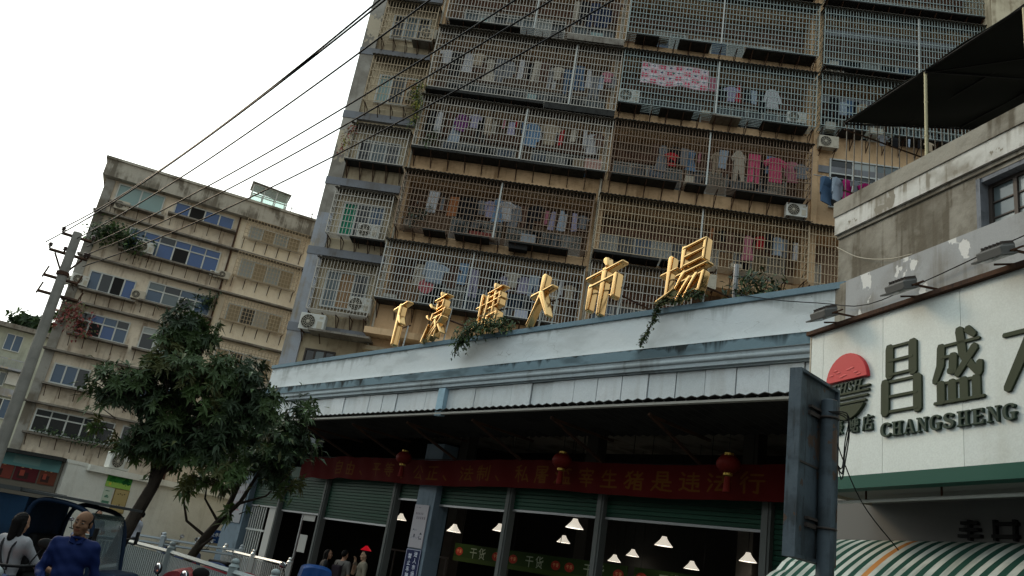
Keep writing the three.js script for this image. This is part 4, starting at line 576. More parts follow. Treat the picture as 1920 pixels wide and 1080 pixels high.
  new GB().ab(-5.72, -5.0, 0, 4.6, BK - 0.35, BK + 0.12).build('column', colM, market); new GB().ab(-16.35, -15.0, 0, 4.6, BK - 0.35, BK + 0.12).build('column', colM, market);
  for (const x0 of [-12.95, -10.35, -6.85, -2.42, 0.3, 4.0]) { const p = new GB(); p.ab(x0 - 0.09, x0 + 0.09, 0, 3.62, BK - 0.14, BK + 0.05).ab(x0 - 0.045, x0 + 0.045, 0, 3.6, BK + 0.05, BK + 0.075); p.build('shutter_post', M([0.1, 0.108, 0.104], { roughness: 0.6 }), market); }
  // roller shutters, slat by slat, canopy shade darkened into their green
  const shM = [M([0.01, 0.045, 0.028], { roughness: 0.5, metalness: 0.2 }), M([0.009, 0.038, 0.024], { roughness: 0.5, metalness: 0.2 })];
  for (const [a, b, y] of [[-14.95, -13.05, 2.62], [-12.85, -10.45, 2.56], [-10.25, -6.95, 2.48], [-6.75, -5.75, 3.2], [-4.98, -2.52, 3.12], [-2.32, 0.2, 3.15], [0.4, 3.9, 3.15], [4.1, 7.3, 1.9]]) {
    const sh = new GB().ab(a - 0.03, b + 0.03, 3.56, 3.9, BK - 0.3, BK - 0.03).build('roller_shutter', shM[0], market);
    for (let yy = y; yy < 3.55; yy += 0.085) new GB().rbox(b - a, 0.078, 0.022, 0.009, (a + b) / 2, yy + 0.04, BK - 0.06).build('slat', shM[Math.floor(rnd() * 2)], sh);
    new GB().ab(a, b, y - 0.05, y - 0.004, BK - 0.085, BK - 0.035).build('bottom_rail', mats.steel, sh);
  }
  // window grille and white door leaf at the left bay
  const wg = new GB(); for (let i = 0; i < 7; i++) wg.ab(-14.9 + i * 0.16, -14.86 + i * 0.16, 0.9, 2.6, BK - 0.1, BK - 0.07); wg.ab(-14.95, -13.7, 1.8, 1.86, BK - 0.1, BK - 0.05).ab(-14.95, -13.7, 0.9, 0.96, BK - 0.1, BK - 0.05); wg.build('window_grille', mats.frame, market);
  new GB().ab(-13.7, -13.08, 0.05, 2.62, BK - 0.12, BK - 0.08).build('door_leaf', M([0.5, 0.5, 0.48]), market);
  new GB().ab(-14.95, -13.7, 0.05, 0.9, BK - 0.12, BK - 0.06).build('sill_wall', mats.cornice, market);
  // railing above the banner
  const ra = new GB(); for (let x = -1.5; x < 4.6; x += 0.13) ra.ab(x, x + 0.02, 3.9, 4.3, BK - 0.6, BK - 0.58); ra.ab(-1.5, 4.6, 4.28, 4.31, BK - 0.61, BK - 0.57); ra.build('inner_rail', mats.bar, market);
  // interior columns
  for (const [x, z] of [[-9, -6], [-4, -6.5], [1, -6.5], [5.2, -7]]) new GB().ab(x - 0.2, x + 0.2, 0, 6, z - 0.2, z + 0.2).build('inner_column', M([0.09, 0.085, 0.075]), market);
}
// posters on the blue column
{
  const inkRow = (c, x, y, n, s, col) => { c.fillStyle = col; for (let i = 0; i < n; i++) { c.fillRect(x + i * s * 1.25, y, s * 0.9, s * 0.14); c.fillRect(x + i * s * 1.25 + s * 0.4, y, s * 0.13, s * 0.9); c.fillRect(x + i * s * 1.25 + s * 0.06, y + s * 0.44, s * 0.8, s * 0.13); c.fillRect(x + i * s * 1.25 + s * 0.1, y + s * 0.78, s * 0.75, s * 0.13); } };
  const pt = canvasTex(256, 512, (c, w, h) => { c.fillStyle = '#a9a6ac'; c.fillRect(0, 0, w, h); c.fillStyle = '#77707a'; c.fillRect(24, 30, 30, 6); c.fillRect(70, 32, 44, 7); inkRow(c, 36, 96, 5, 24, '#4a3a48'); inkRow(c, 62, 146, 5, 28, '#3a2c38'); c.strokeStyle = '#6f7884'; c.lineWidth = 4; c.beginPath(); c.moveTo(30, 320); for (let i = 0; i < 12; i++) c.lineTo(30 + i * 8, 320 - 26 * Math.abs(Math.sin(i * 1.3))); c.stroke(); c.beginPath(); for (let i = 0; i < 20; i++) c.lineTo(16 + i * 8, 392 + 10 * Math.sin(i)); c.stroke(); c.fillStyle = '#2f3440'; c.beginPath(); c.moveTo(172, 352); c.lineTo(196, 326); c.lineTo(220, 352); c.fill(); c.fillRect(70, 352, 22, 36); c.fillRect(170, 366, 10, 46); c.fillRect(190, 396, 30, 14); c.fillRect(46, 290, 14, 14); });
  const p = thing('column_poster', 'white poster with an ink sketch on the blue column', 'poster', FM.at(-5.42, 2.53, BK + 0.14), FM.r); printed(0.56, 1.04, 0.02, pt, p, 'poster', 0, 0, 0);
  const bt = canvasTex(256, 384, (c, w, h) => { c.fillStyle = '#16204a'; c.fillRect(0, 0, w, h); c.strokeStyle = '#b9bed2'; c.lineWidth = 6; c.strokeRect(8, 8, w - 16, h - 16); c.strokeStyle = '#cfd4e2'; '进入市场内'.split('').forEach((g, i) => drawGlyph(c, g, 148, 26 + i * 68, 54, 0.12)); '禁止车辆'.split('').forEach((g, i) => drawGlyph(c, g, 52, 50 + i * 68, 54, 0.12)); });
  const b = thing('warning_board', 'dark blue board of white vertical characters low on the blue column', 'sign', FM.at(-5.42, 1.55, BK + 0.14), FM.r); printed(0.6, 0.86, 0.02, bt, b, 'board', 0, 0, 0);
  const lt = canvasTex(128, 256, (c, w, h) => { c.fillStyle = '#8e9298'; c.fillRect(0, 0, w, h); inkRow(c, 34, 50, 3, 18, '#5d4650'); inkRow(c, 26, 120, 4, 14, '#77545c'); c.fillStyle = '#8a5560'; c.fillRect(24, 172, 70, 6); });
  const l = thing('column_poster', 'faded grey poster on the left end column of the market', 'poster', FM.at(-15.6, 2.6, BK + 0.14), FM.r); printed(0.95, 1.3, 0.02, lt, l, 'poster', 0, 0, 0);
}
// red banner with yellow characters, both darkened to hold the canopy shade
{
  const t = thing('red_banner', 'long red cloth banner with yellow characters hung under the market canopy', 'banner', FM.at(-3.4, 3.86, BK + 0.3), FM.r);
  const map = canvasTex(2048, 96, (c, w, h) => {
    c.fillStyle = '#450604'; c.fillRect(0, 0, w, h); c.strokeStyle = '#583609'; const ch = '自由、平等、公正、法制、私屠滥宰生猪是违法行', n = ch.length;
    const xs = []; for (let i = 0; i < n; i++) xs.push(240 + i * (1740 / n)); ch.split('').forEach((g, i) => drawGlyph(c, g, xs[i], 20, 56, 0.11));
  });
  const W = 16.4, H = 0.62, g = new THREE.BoxGeometry(W, H, 0.012, 120, 5, 1), p = g.attributes.position, uv = g.attributes.uv;
  for (let i = 0; i < p.count; i++) { const x = p.getX(i), y = p.getY(i); p.setZ(i, p.getZ(i) + 0.04 * Math.sin(x * 3.1) * (0.6 - y) + 0.02 * Math.sin(x * 9 + y * 4)); p.setY(i, y + 0.03 * Math.sin(x * 0.9) + (x < -5 ? 0.02 * Math.sin(x * 4) : 0)); }
  g.computeVertexNormals(); const m = new THREE.Mesh(g, new THREE.MeshPhysicalMaterial({ map, roughness: 0.9, specularIntensity: 0.3 })); m.name = 'cloth'; m.castShadow = true; t.add(m); m.rotation.z = 0.002;
  new GB().rod(V(-8.2, 0.31, -0.03), V(8.2, 0.31, -0.03), 0.012).build('rope', mats.wire, t);
}
// hanging red lanterns
{
  let proto;
  [[-5.75, 'red lantern above the blue column, leftmost of three'], [-0.25, 'red lantern in the middle of the long red banner'], [3.65, 'red lantern at the right end of the red banner near the steel signboard']].forEach(([u, l]) => {
    if (!proto) {
      proto = thing('lantern', l, 'lantern', [0, 0, 0], 0, 'lanterns hung along the banner');
      const pts = []; for (let i = 0; i <= 12; i++) { const a = i / 12 * Math.PI; pts.push(new THREE.Vector2(Math.max(0.07, 0.21 * Math.sin(a)), -0.16 * Math.cos(a))); } const lg = new GB().add(new THREE.LatheGeometry(pts, 20)); for (let i = 0; i < 14; i++) lg.add(new THREE.TorusGeometry(0.186, 0.004, 4, 12, Math.PI), 0, 0, 0, 0, i * Math.PI / 7, Math.PI / 2); lg.build('body', M([0.11, 0.008, 0.005], { roughness: 0.6 }), proto);
      for (const y of [0.17, -0.17]) new GB().cyl(0.08, 0.08, 0.04, 0, y, 0, 14).build('cap', M([0.5, 0.35, 0.08], { metalness: 0.6, roughness: 0.4 }), proto);
      new GB().cyl(0.05, 0.07, 0.26, 0, -0.34, 0, 10).build('tassel', M([0.12, 0.01, 0.007]), proto); new GB().rod(V(0, 0.18, 0), V(0, 0.62, 0), 0.006).build('cord', mats.wire, proto);
    } else proto = copy(proto, undefined, undefined, l);
    proto.position.set(...FM.at(u, 4.1, BK + 0.75));
  });
}
// green hanging signs inside the hall
{
  const gt = canvasTex(512, 128, (c, w, h) => { c.fillStyle = '#2a4016'; c.fillRect(0, 0, w, h); c.fillStyle = '#3a4e1c'; c.fillRect(0, 96, w, 32); c.fillStyle = '#b0382c'; for (const x of [58, 452]) { c.beginPath(); c.ellipse(x, 58, 40, 30, 0, 0, 7); c.fill(); } c.strokeStyle = '#e6b070'; drawGlyph(c, '干', 32, 44, 24, 0.13); drawGlyph(c, '货', 60, 44, 24, 0.13); drawGlyph(c, '干', 426, 44, 24, 0.13); drawGlyph(c, '货', 454, 44, 24, 0.13); c.strokeStyle = '#aab59a'; drawGlyph(c, '干', 176, 18, 74, 0.1); drawGlyph(c, '货', 268, 18, 74, 0.1); });
  [[-5.7, 'leftmost green hanging sign right behind the blue column'], [-3.55, 'second green hanging sign, left of a steel shutter post'], [-1.6, 'third green hanging sign, between two steel shutter posts'], [0.55, 'rightmost green hanging sign inside the market']].forEach(([u, l]) => { const t = thing('stall_sign', l, 'sign', FM.at(u, 2.12, -4.2), FM.r, 'green dry goods signs in the market'); printed(1.95, 0.46, 0.04, gt, t, 'board', 0, 0, 0); new GB().rod(V(-0.8, 0.23, 0), V(-0.8, 3.8, 0), 0.008).rod(V(0.8, 0.23, 0), V(0.8, 3.8, 0), 0.008).build('hanging_wire', mats.wire, t); });
}
// pendant lamps: glowing shade and bulb with a light just below
{
  let proto; const H = 3.05;
  const glow = new THREE.MeshStandardMaterial({ color: 0xffffff, emissive: 0xfff4e0, emissiveIntensity: 0.42, roughness: 0.6 }), bulb = new THREE.MeshStandardMaterial({ color: 0xffffff, emissive: 0xfff6e8, emissiveIntensity: 5 });
  const P = [[-2.3, 3.05, -27.22], [-0.92, 3.05, -22.88], [-0.46, 2.8, -22.9], [0.77, 3.05, -23.63], [2.17, 3.1, -18.0], [2.65, 3.05, -24.12], [3.66, 2.8, -26.64], [4.31, 2.8, -25.04], [4.89, 3.05, -25.33], [4.14, 3.05, -18.11], [5.62, 2.8, -21.29], [6.17, 3.05, -18.68]];
  const LAMPL = ['pendant lamp left of the blue column, leftmost in the market', 'pendant lamp just right of the blue column', 'pendant lamp lower right of the one beside the blue column', 'pendant lamp against the left edge of the second steel shutter post', 'largest pendant lamp near the top of the third bay', 'pendant lamp below the largest one in the third bay', 'pendant lamp lowest in the third bay beside the steel post', 'pendant lamp lowest left in the fourth bay', 'pendant lamp in the fourth bay upper right of the lowest left one', 'large pendant lamp in the upper middle of the fourth bay', 'pendant lamp low in the fourth bay cut by the picture bottom side', 'rightmost pendant lamp near the last steel shutter post'];
  P.forEach(([x, y, z], i) => {
    if (!proto) {
      proto = thing('pendant_lamp', 'x', 'lamp', [0, 0, 0], 0, 'white pendant lamps over the market stalls');
      new GB().add(new THREE.LatheGeometry([[0.05, 0.0], [0.065, -0.04], [0.1, -0.09], [0.2, -0.2], [0.195, -0.2], [0.095, -0.085], [0.05, -0.03]].map(([a, b]) => new THREE.Vector2(a, b)), 18)).build('lamp_shade', glow, proto);
      new GB().sph(0.055, 0, -0.1, 0).build('bulb', bulb, proto); new GB().rod(V(0, 0, 0), V(0, 6.0 - H, 0), 0.008).build('cord', mats.wire, proto);
    } else proto = copy(proto);
    proto.position.set(x, y, z); proto.userData.label = LAMPL[i];
    const l = new THREE.PointLight(0xfff0d8, 0.06, 0, 2); l.position.set(x, y - 0.24, z); l.castShadow = true; l.shadow.radius = 3; l.name = 'pendant_lamp_light'; scene.add(l);
  });
}
// notices, red lamps and stalls inside
{
  const pm = M([0.42, 0.42, 0.4]); let p;
  [[-11.22, 1.66, 0.44, 0.5, 'upright white notice on the glass of the second market bay'], [-11.15, 2.42, 0.7, 0.2, 'wide white notice at the top of the second market bay']].forEach(([u, v, w, h, l]) => { tag(new GB().box(w, h, 0.012, 0, 0, 0).build(numbered('paper_notice'), pm), l, 'notice').position.set(...FM.at(u, v, BK - 0.1)); scene.children.at(-1).rotation.y = FM.r; });
  new GB().ab(-12.85, -10.45, 2.5, 2.54, BK - 0.16, BK - 0.1).ab(-11.62, -11.57, 0.05, 2.5, BK - 0.16, BK - 0.11).ab(-10.62, -10.57, 0.05, 2.5, BK - 0.16, BK - 0.11).build('door_frame', mats.steel, market);
  [[-10.05, 1.8, -3.6, 'small red lamp shade glowing left of the man in beige'], [-7.24, 1.75, -3.6, 'small red lamp shade glowing left of the warning board']].forEach(([u, v, o, l]) => {
    const t = thing('red_lamp', l, 'lamp', FM.at(u, v, o)); new GB().add(new THREE.LatheGeometry([[0.03, 0.1], [0.06, 0.07], [0.17, -0.04], [0.165, -0.04], [0.05, 0.06]].map(([a, b]) => new THREE.Vector2(a, b)), 16)).build('lamp_shade', new THREE.MeshStandardMaterial({ color: 0x9c1018, emissive: 0xb01020, emissiveIntensity: 0.5, roughness: 0.5 }), t); new GB().rod(V(0, 0.1, 0), V(0, 6 - v, 0), 0.006).build('cord', mats.wire, t);
    const li = new THREE.PointLight(0xff4038, 0.04, 0, 2); li.position.set(...FM.at(u, v - 0.1, o)); li.castShadow = true; li.name = 'red_lamp_light'; scene.add(li);
  });
  const goods = [M([0.2, 0.12, 0.04]), M([0.12, 0.16, 0.05]), M([0.2, 0.05, 0.03]), M([0.22, 0.2, 0.16])];
  [[-9.2, -4.6, 'wide counter of dim goods deep in the left market bays'], [-4.3, -4.9, 'counter of goods under the second green hanging sign'], [-0.6, -4.9, 'counter of goods under the rightmost green hanging sign'], [2.4, -5.4, 'counter of goods in the last market bay']].forEach(([u, o, l]) => {
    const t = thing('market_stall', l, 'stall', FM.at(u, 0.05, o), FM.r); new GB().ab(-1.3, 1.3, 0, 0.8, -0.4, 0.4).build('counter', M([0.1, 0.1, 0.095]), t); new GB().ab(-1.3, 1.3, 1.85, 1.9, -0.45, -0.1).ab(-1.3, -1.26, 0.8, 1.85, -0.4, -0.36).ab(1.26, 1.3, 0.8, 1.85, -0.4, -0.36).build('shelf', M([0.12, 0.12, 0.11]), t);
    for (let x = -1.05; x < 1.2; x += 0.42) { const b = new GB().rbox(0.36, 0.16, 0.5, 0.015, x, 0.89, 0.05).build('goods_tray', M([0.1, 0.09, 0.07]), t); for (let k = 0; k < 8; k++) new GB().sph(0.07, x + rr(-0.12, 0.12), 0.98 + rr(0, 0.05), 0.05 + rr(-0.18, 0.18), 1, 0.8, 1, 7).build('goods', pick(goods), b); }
  });
}
// ---------------------------------------------------------------- gold characters standing on the market parapet
{
  const gold = new THREE.MeshPhysicalMaterial({ color: new THREE.Color().setRGB(0.72, 0.46, 0.2), metalness: 1, roughness: 0.17 });
  const W = (thick) => (d, first, last) => { const v = Math.abs(d.y), diag = Math.abs(d.x * d.y) * 2, w = thick * (0.7 + 0.5 * v); return [w * (first ? 1.35 : 0.9), w * (last ? (diag > 0.5 ? 0.45 : 0.8) : 0.95), 0.9]; };
  const list = [['下', -5.25, 1.2, 0.58, 0.03, 'first gold character, a single top bar and long stem, far left on the parapet'], ['濠', -3.69, 1.1, 0.68, 0.018, 'second gold character, dense strokes, left of the parapet bush'], ['塘', -1.79, 1.02, 0.82, 0.019, 'third gold character standing above the parapet bush'], ['大', -0.16, 1.05, 0.66, 0.034, 'fourth gold character, three sweeping strokes, right of the parapet bush'], ['市', 1.5, 1.12, 0.92, 0.032, 'fifth gold character, left of the tall last one'], ['場', 3.37, 1.04, 1.0, 0.025, 'sixth and last gold character above the ivy vine']];
  for (const [ch, u, h, w, th, label] of list) {
    const t = thing('gold_character', label, 'letter', FM.at(u, 6.6, -0.05), FM.r, 'gold characters on the market parapet');
    const g = new GB(); let k = 0;
    for (const st of GLYPH[ch]) for (const s of strokeShapes(st, w, h, W(th))) { const e = new THREE.ExtrudeGeometry(s, { depth: 0.1 + (k++ % 5) * 0.005, bevelEnabled: true, bevelThickness: 0.05, bevelSize: th * 0.75, bevelOffset: -th * 0.35, bevelSegments: 4 }); g.add(e, -w / 2, 0.05, 0.05); }
    const p = g.l; for (const q of p) { const a = q.attributes.position; for (let i = 0; i < a.count; i++) { const y = a.getY(i), x = a.getX(i); a.setX(i, x + 0.05 * (y - 0.6)); a.setY(i, y + 0.3 * x); } q.deleteAttribute('normal'); q.deleteAttribute('uv'); }
    g.l = g.l.map((q) => { const m = mergeVertices(q, 1e-4); m.computeVertexNormals(); return m.toNonIndexed(); });
    g.build('character_body', gold, t);
    for (const [x, hh] of ch === '下' ? [[-0.12, 0.25], [0.12, 0.6]] : [[-w * 0.28, 0.75], [w * 0.28, 0.9]]) new GB().rod(V(x, 0, -0.05), V(x + hh * 0.1, hh, -0.05), 0.018, 0.018, 8).build('stand_post', mats.frame, t);
    new GB().bar(V(-w * 0.45, 0.55, -0.06), V(w * 0.45, 0.6, -0.06), 0.025).build('cross_bar', mats.rust, t);
  }
  const st = (a, b, l) => tag(new GB().bar(V(...a), V(...b), 0.035).build(numbered('stay_bar'), mats.rust), l, 'stay bar');
  st(FM.at(-4.0, 7.35, -0.1), FM.at(-2.2, 6.75, -0.6), 'rusty stay bar running from the second gold character down to the roof');
  st(FM.at(1.5, 7.2, -0.1), FM.at(2.7, 6.6, -0.9), 'rusty stay bar running from the fifth gold character down to the roof');
  st(FM.at(3.0, 7.3, -0.1), FM.at(4.5, 6.6, -0.9), 'rusty stay bar running from the last gold character down to the roof');
  tag(new GB().rod(FM.v3(4.02, 6.5, -0.5), FM.v3(4.02, 7.45, -0.5), 0.045).build('standpipe', mats.steel), 'grey standpipe behind the parapet right of the last gold character', 'pipe');
  tag(new GB().bar(FM.v3(2.3, 6.75, -1.4), FM.v3(3.1, 6.55, -1.6), 0.25, 0.1).build('pink_sheet', M([0.55, 0.22, 0.4])), 'pink plastic sheet behind the parapet between the last two gold characters', 'sheet');
}
// ---------------------------------------------------------------- right hand building
const rightB = thing('concrete_building', 'stained concrete shop building with peeling paint bands at the right', 'building', [FW.o.x, 0, FW.o.z], FW.r);
{
  const X0 = -1.42, X1 = 9;
  new GB().ab(X0, 1.09, 6.56, 7.35, -0.2, 0).ab(1.09, X1, 6.56 - 0.09, 6.5, -0.2, -0.001).build('wall', mats.concrete, rightB);
  new GB().ab(1.98, 4.2, 6.5, 7.36, -0.2, 0).ab(1.09, 1.98, 7.3, 7.36, -0.2, -0.003).build('wall', mats.concrete, rightB);
  new GB().ab(X0, X1, 0, 6.5, -7, -0.2).ab(X0, X1, 7.35, 7.9, -7, -0.21).build('wall_core', mats.concrete, rightB);
  new GB().ab(X0 - 0.01, X1, 7.36, 7.42, -0.2, 0.03).build('ledge', mats.concrete, rightB);
  new GB().ab(X0 - 0.02, X1, 7.42, 7.72, -0.2, 0.07).build('painted_band', mats.whitewash, rightB);
  new GB().ab(X0 - 0.03, X1, 7.72, 7.97, -0.25, 0.09).build('coping', mats.concrete, rightB);
  new GB().ab(X0 + 0.3, X1, 5.1, 6.56, -0.19, 0.1).build('grey_band', mats.peel, rightB);
  new GB().ab(X0, X1, 0, 5.1, -0.19, 0).build('lower_wall', M([0.16, 0.16, 0.155]), rightB);
  new GB().ab(X0, X0 + 0.3, 5.1, 6.56, -0.19, 0.08).build('end_strip', mats.concrete, rightB);
  // recessed window with painted reveal
  const rv = MT(weather([0.19, 0.205, 0.23], [0.1, 0.105, 0.115], { s: 151, metres: 1 }));
  new GB().ab(1.09, 1.15, 6.5, 7.3, -0.2, 0.01).ab(1.15, 1.98, 7.24, 7.3, -0.2, -0.01).build('window_reveal', rv, rightB);
  const w = new GB(); w.ab(1.15, 1.98, 6.5, 6.55, -0.19, -0.13).ab(1.15, 1.98, 7.19, 7.24, -0.19, -0.13); for (const x of [1.15, 1.5, 1.93]) w.ab(x, x + 0.05, 6.55, 7.19, -0.19, -0.12); for (const y of [6.76, 6.97]) w.ab(1.2, 1.93, y, y + 0.018, -0.18, -0.135);
  const wn = w.build('window', mats.frameDark, rightB); for (const [a, b] of [[1.2, 1.5], [1.55, 1.93]]) [[6.55, 6.76], [6.778, 6.97], [6.988, 7.19]].forEach(([c, d], i) => new GB().ab(a + 0.002, b - 0.002, c, d, -0.185, -0.155).build('pane', a < 1.3 && i !== 0 ? gg : mats.glassPale, wn));
  // soffit under the sign, pipes
  new GB().ab(-0.7, X1, 3.34, 3.4, 0.0, 1.05).build('soffit', M([0.2, 0.2, 0.19]), rightB);
  for (const [v, o, r] of [[3.2, 0.85, 0.02], [3.27, 0.5, 0.014]]) new GB().rod(V(-0.4, v, o), V(X1, v + 0.02, o), r).build('conduit', mats.frame, rightB);
  for (const x of [0.2, 1.3, 2.3]) new GB().rod(V(x, 3.2, 0.85), V(x, 3.36, 0.85), 0.012).build('hanger', mats.rust, rightB);
  // dark relief characters on the lower wall, mostly hidden in shade
  const rel = new GB(); for (const [x, y, ww, hh] of [[0.72, 2.93, 0.3, 0.035], [0.74, 3.0, 0.26, 0.035], [0.76, 3.07, 0.22, 0.035], [0.85, 2.9, 0.04, 0.22], [1.16, 2.93, 0.32, 0.035], [1.2, 3.06, 0.28, 0.035], [1.18, 2.9, 0.035, 0.22], [1.42, 2.9, 0.035, 0.22], [1.62, 2.92, 0.3, 0.035], [1.64, 3.06, 0.26, 0.035], [1.75, 2.9, 0.04, 0.23]]) rel.ab(x, x + ww, y, y + hh, 0, 0.05); rel.build('relief_character', mats.black, rightB);
}
// cables on that wall
const cable = (label, pts, r, m = mats.wire, seg = 24) => tag(new GB().tube(pts, r, seg, 5).build(numbered('cable'), m), label, 'cable');
cable('pale slack rope across the stained concrete wall', [FW.v3(-1.38, 7.2, 0.06), FW.v3(-0.9, 6.88, 0.06), FW.v3(-0.3, 6.66, 0.06), FW.v3(0.1, 6.6, 0.06)], 0.007, mats.plasticOld);
cable('black cable along the parapet stripe and over the peeling grey wall', [FM.v3(4.3, 6.68, 0.05), FM.v3(5.2, 6.42, 0.08), FM.v3(5.9, 6.28, 0.08), FW.v3(-0.7, 6.05, 0.16), FW.v3(0.3, 6.08, 0.16), FW.v3(1.6, 6.2, 0.16), FW.v3(3, 6.3, 0.16)], 0.008);
cable('thin black cable dropping from the steel signboard across the white sign', [V(3.25, 3.75, -7.75), V(3.5, 3.3, -7.9), V(3.85, 2.95, -8.2), V(4.3, 2.6, -8.4)], 0.006);
// ---------------------------------------------------------------- big white shop sign
{
  const t = thing('shop_sign', 'large white shop sign with olive characters and a red dome emblem', 'sign', [FR.o.x, 0, FR.o.z], FR.r);
  let x = -0.56; const ms = [0, 1, 2].map((i) => MT(mats.sign.map, { color: new THREE.Color().setRGB(0.95 + i * 0.025, 0.95 + i * 0.025, 0.95 + i * 0.02), roughness: 0.4, bumpScale: 0.001 }));
  [-0.32, 0.72, 1.82, 2.92, 4.2, 5.6].forEach((e, i) => { new GB().ab(x + 0.003, e - 0.003, 3.45, 5.33, -0.16, 0).build('sign_panel', ms[i % 3], t); x = e; });
  new GB().ab(-0.565, 5.6, 3.3, 3.447, -0.16, 0.012).build('green_stripe', M([0.012, 0.075, 0.055], { roughness: 0.5 }), t);
  new GB().ab(-0.6, 5.62, 5.333, 5.385, -1.0, 0.06).build('top_flashing', mats.rust, t);
  new GB().ab(-0.585, -0.562, 3.3, 5.33, -1.0, 0.005).build('edge_trim', mats.plasticOld, t);
  const olive = M([0.034, 0.045, 0.024], { roughness: 0.6 }), dkg = M([0.03, 0.05, 0.035], { roughness: 0.5 });
  const W = (hz, vt) => (d, first, last) => { const v = Math.abs(d.y); const w = hz + (vt - hz) * Math.pow(v, 0.7); return [w, w * (v > 0.5 && v < 0.98 ? 0.75 : 1), 0.5]; };
  const put = (ch, x0, y0, w, h, a, b, name, m, dpt = 0.014) => { const g = new GB(); let k = 0; for (const st of GLYPH[ch]) for (const s of strokeShapes(st, w, h, W(a * 0.85, b))) g.ext(s, dpt + (k++ % 6) * 0.0015, x0, y0, 0.004, 0.004); g.build(name, m, t); };
  put('昌', 0.71, 4.09, 0.6, 0.82, 0.016, 0.058, 'character', olive); put('盛', 1.47, 4.09, 0.64, 0.78, 0.016, 0.05, 'character', olive); put('大', 2.28, 4.1, 0.75, 0.9, 0.024, 0.062, 'character', olive);
  put('濠', -0.06, 3.95, 0.16, 0.17, 0.006, 0.009, 'small_character', dkg, 0.02); put('塘', 0.2, 3.95, 0.17, 0.17, 0.006, 0.009, 'small_character', dkg, 0.02); put('店', 0.43, 3.95, 0.17, 0.18, 0.007, 0.011, 'small_character', dkg, 0.02);
  let cx = 0.72; const word = 'CHANGSHENG'; for (const ch of word) { const g = new TextGeometry(ch, { font, size: 0.15, depth: 0.03, curveSegments: 5, bevelEnabled: true, bevelSize: 0.003, bevelThickness: 0.003, bevelSegments: 1 }); g.computeBoundingBox(); const bw = g.boundingBox.max.x - g.boundingBox.min.x, sc = 0.152 / bw * (ch === 'E' ? 0.95 : 1); g.translate(-g.boundingBox.min.x, 0, 0); g.scale(Math.min(1.25, sc), 1.02, 1); const gg2 = new GB(); gg2.add(g, cx, 3.845, 0.003); gg2.build('letter', dkg, t); cx += 0.1755; }
  // emblem: red dome, initials, lines and bowl
  const dome = new THREE.Shape(); dome.moveTo(-0.35, 0); dome.absarc(0, -0.03, 0.355, Math.PI - 0.08, 0.08, true); dome.closePath(); const eg = new THREE.Shape(); eg.absarc(0, 0, 0.3, Math.PI + 0.35, Math.PI * 2 - 0.35, false); eg.closePath();
  const ex = 0.165, ey = 4.6; const d = new GB(); d.ext(dome, 0.045, ex, ey + 0.005, 0.003, 0.006); d.build('emblem_dome', M([0.5, 0.035, 0.04], { roughness: 0.4 }), t);
  for (let i = 0; i < 9; i++) new GB().sph(0.035, ex - 0.25 + i * 0.06 + rr(-0.01, 0.01), ey + 0.09 + 0.05 * Math.sin(i * 1.4), 0.055, 1.2, 0.35, 0.15, 8).build('emblem_relief', M([0.58, 0.1, 0.1], { roughness: 0.5 }), t);
  const ln = new GB(); ln.ab(ex - 0.36, ex - 0.22, ey - 0.085, ey - 0.07, 0.003, 0.035).ab(ex + 0.2, ex + 0.38, ey - 0.12, ey - 0.1, 0.003, 0.035); [[0.37, -0.175, 0.022], [0.35, -0.235, 0.022], [0.32, -0.295, 0.024]].forEach(([w, y, h]) => ln.ab(ex - w + 0.02, ex + w, ey + y, ey + y + h, 0.003, 0.035)); ln.build('emblem_lines', olive, t);
  const bw = new GB(); const bs = new THREE.Shape(); bs.moveTo(-0.3, 0.0); bs.lineTo(0.3, 0.0); bs.bezierCurveTo(0.2, -0.14, 0.08, -0.17, 0, -0.17); bs.bezierCurveTo(-0.1, -0.17, -0.22, -0.12, -0.3, 0); bw.ext(bs, 0.04, ex, ey - 0.32, 0.003, 0.004); bw.build('emblem_bowl', olive, t);
  const tg = new TextGeometry('CHSH', { font, size: 0.115, depth: 0.03, curveSegments: 4 }); tg.computeBoundingBox(); const sx = 0.5 / tg.boundingBox.max.x; tg.scale(sx, 1.15, 1); tg.applyMatrix4(new THREE.Matrix4().makeShear(0, 0, 0.28, 0, 0, 0)); const cg = new GB(); cg.add(tg, ex - 0.275, ey - 0.155, 0.003); cg.build('emblem_initials', dkg, t);
}
// floodlights on arms above the sign
{
  let proto; [[-0.02, 'floodlight at the left end of the white sign, over its corner'], [1.27, 'middle floodlight above the white sign'], [2.5, 'rightmost floodlight above the white sign, at the picture edge']].forEach(([u, l]) => {
    if (!proto) {
      proto = thing('floodlight', l, 'floodlight', [0, 0, 0], FR.r, 'floodlights above the white sign');
      new GB().rbox(0.3, 0.1, 0.2, 0.02, 0, 0, 0, 0.35).box(0.26, 0.03, 0.16, 0, 0.06, -0.02, 0.35).box(0.34, 0.016, 0.25, 0, -0.052, 0.02, 0.35).build('housing', M([0.12, 0.12, 0.115], { roughness: 0.6 }), proto);
      const fn = new GB(); for (let i = 0; i < 6; i++) fn.box(0.012, 0.06, 0.17, -0.11 + i * 0.044, 0.075, -0.02, 0.35); fn.build('cooling_fin', mats.frameDark, proto);
      new GB().box(0.27, 0.01, 0.18, 0, -0.064, 0.025, 0.35).build('lens', mats.glassPale, proto);
      new GB().bar(V(0.15, 0.0, -0.05), V(0.3, -0.03, -0.5), 0.025).bar(V(0.16, -0.02, 0.0), V(0.2, 0.05, -0.12), 0.018).bar(V(-0.12, -0.05, -0.1), V(0.28, -0.06, -0.45), 0.016).build('arm', mats.rust, proto);
    } else proto = copy(proto, undefined, undefined, l);
    proto.position.set(...FR.at(u, 5.44, 0.25));
  });
}
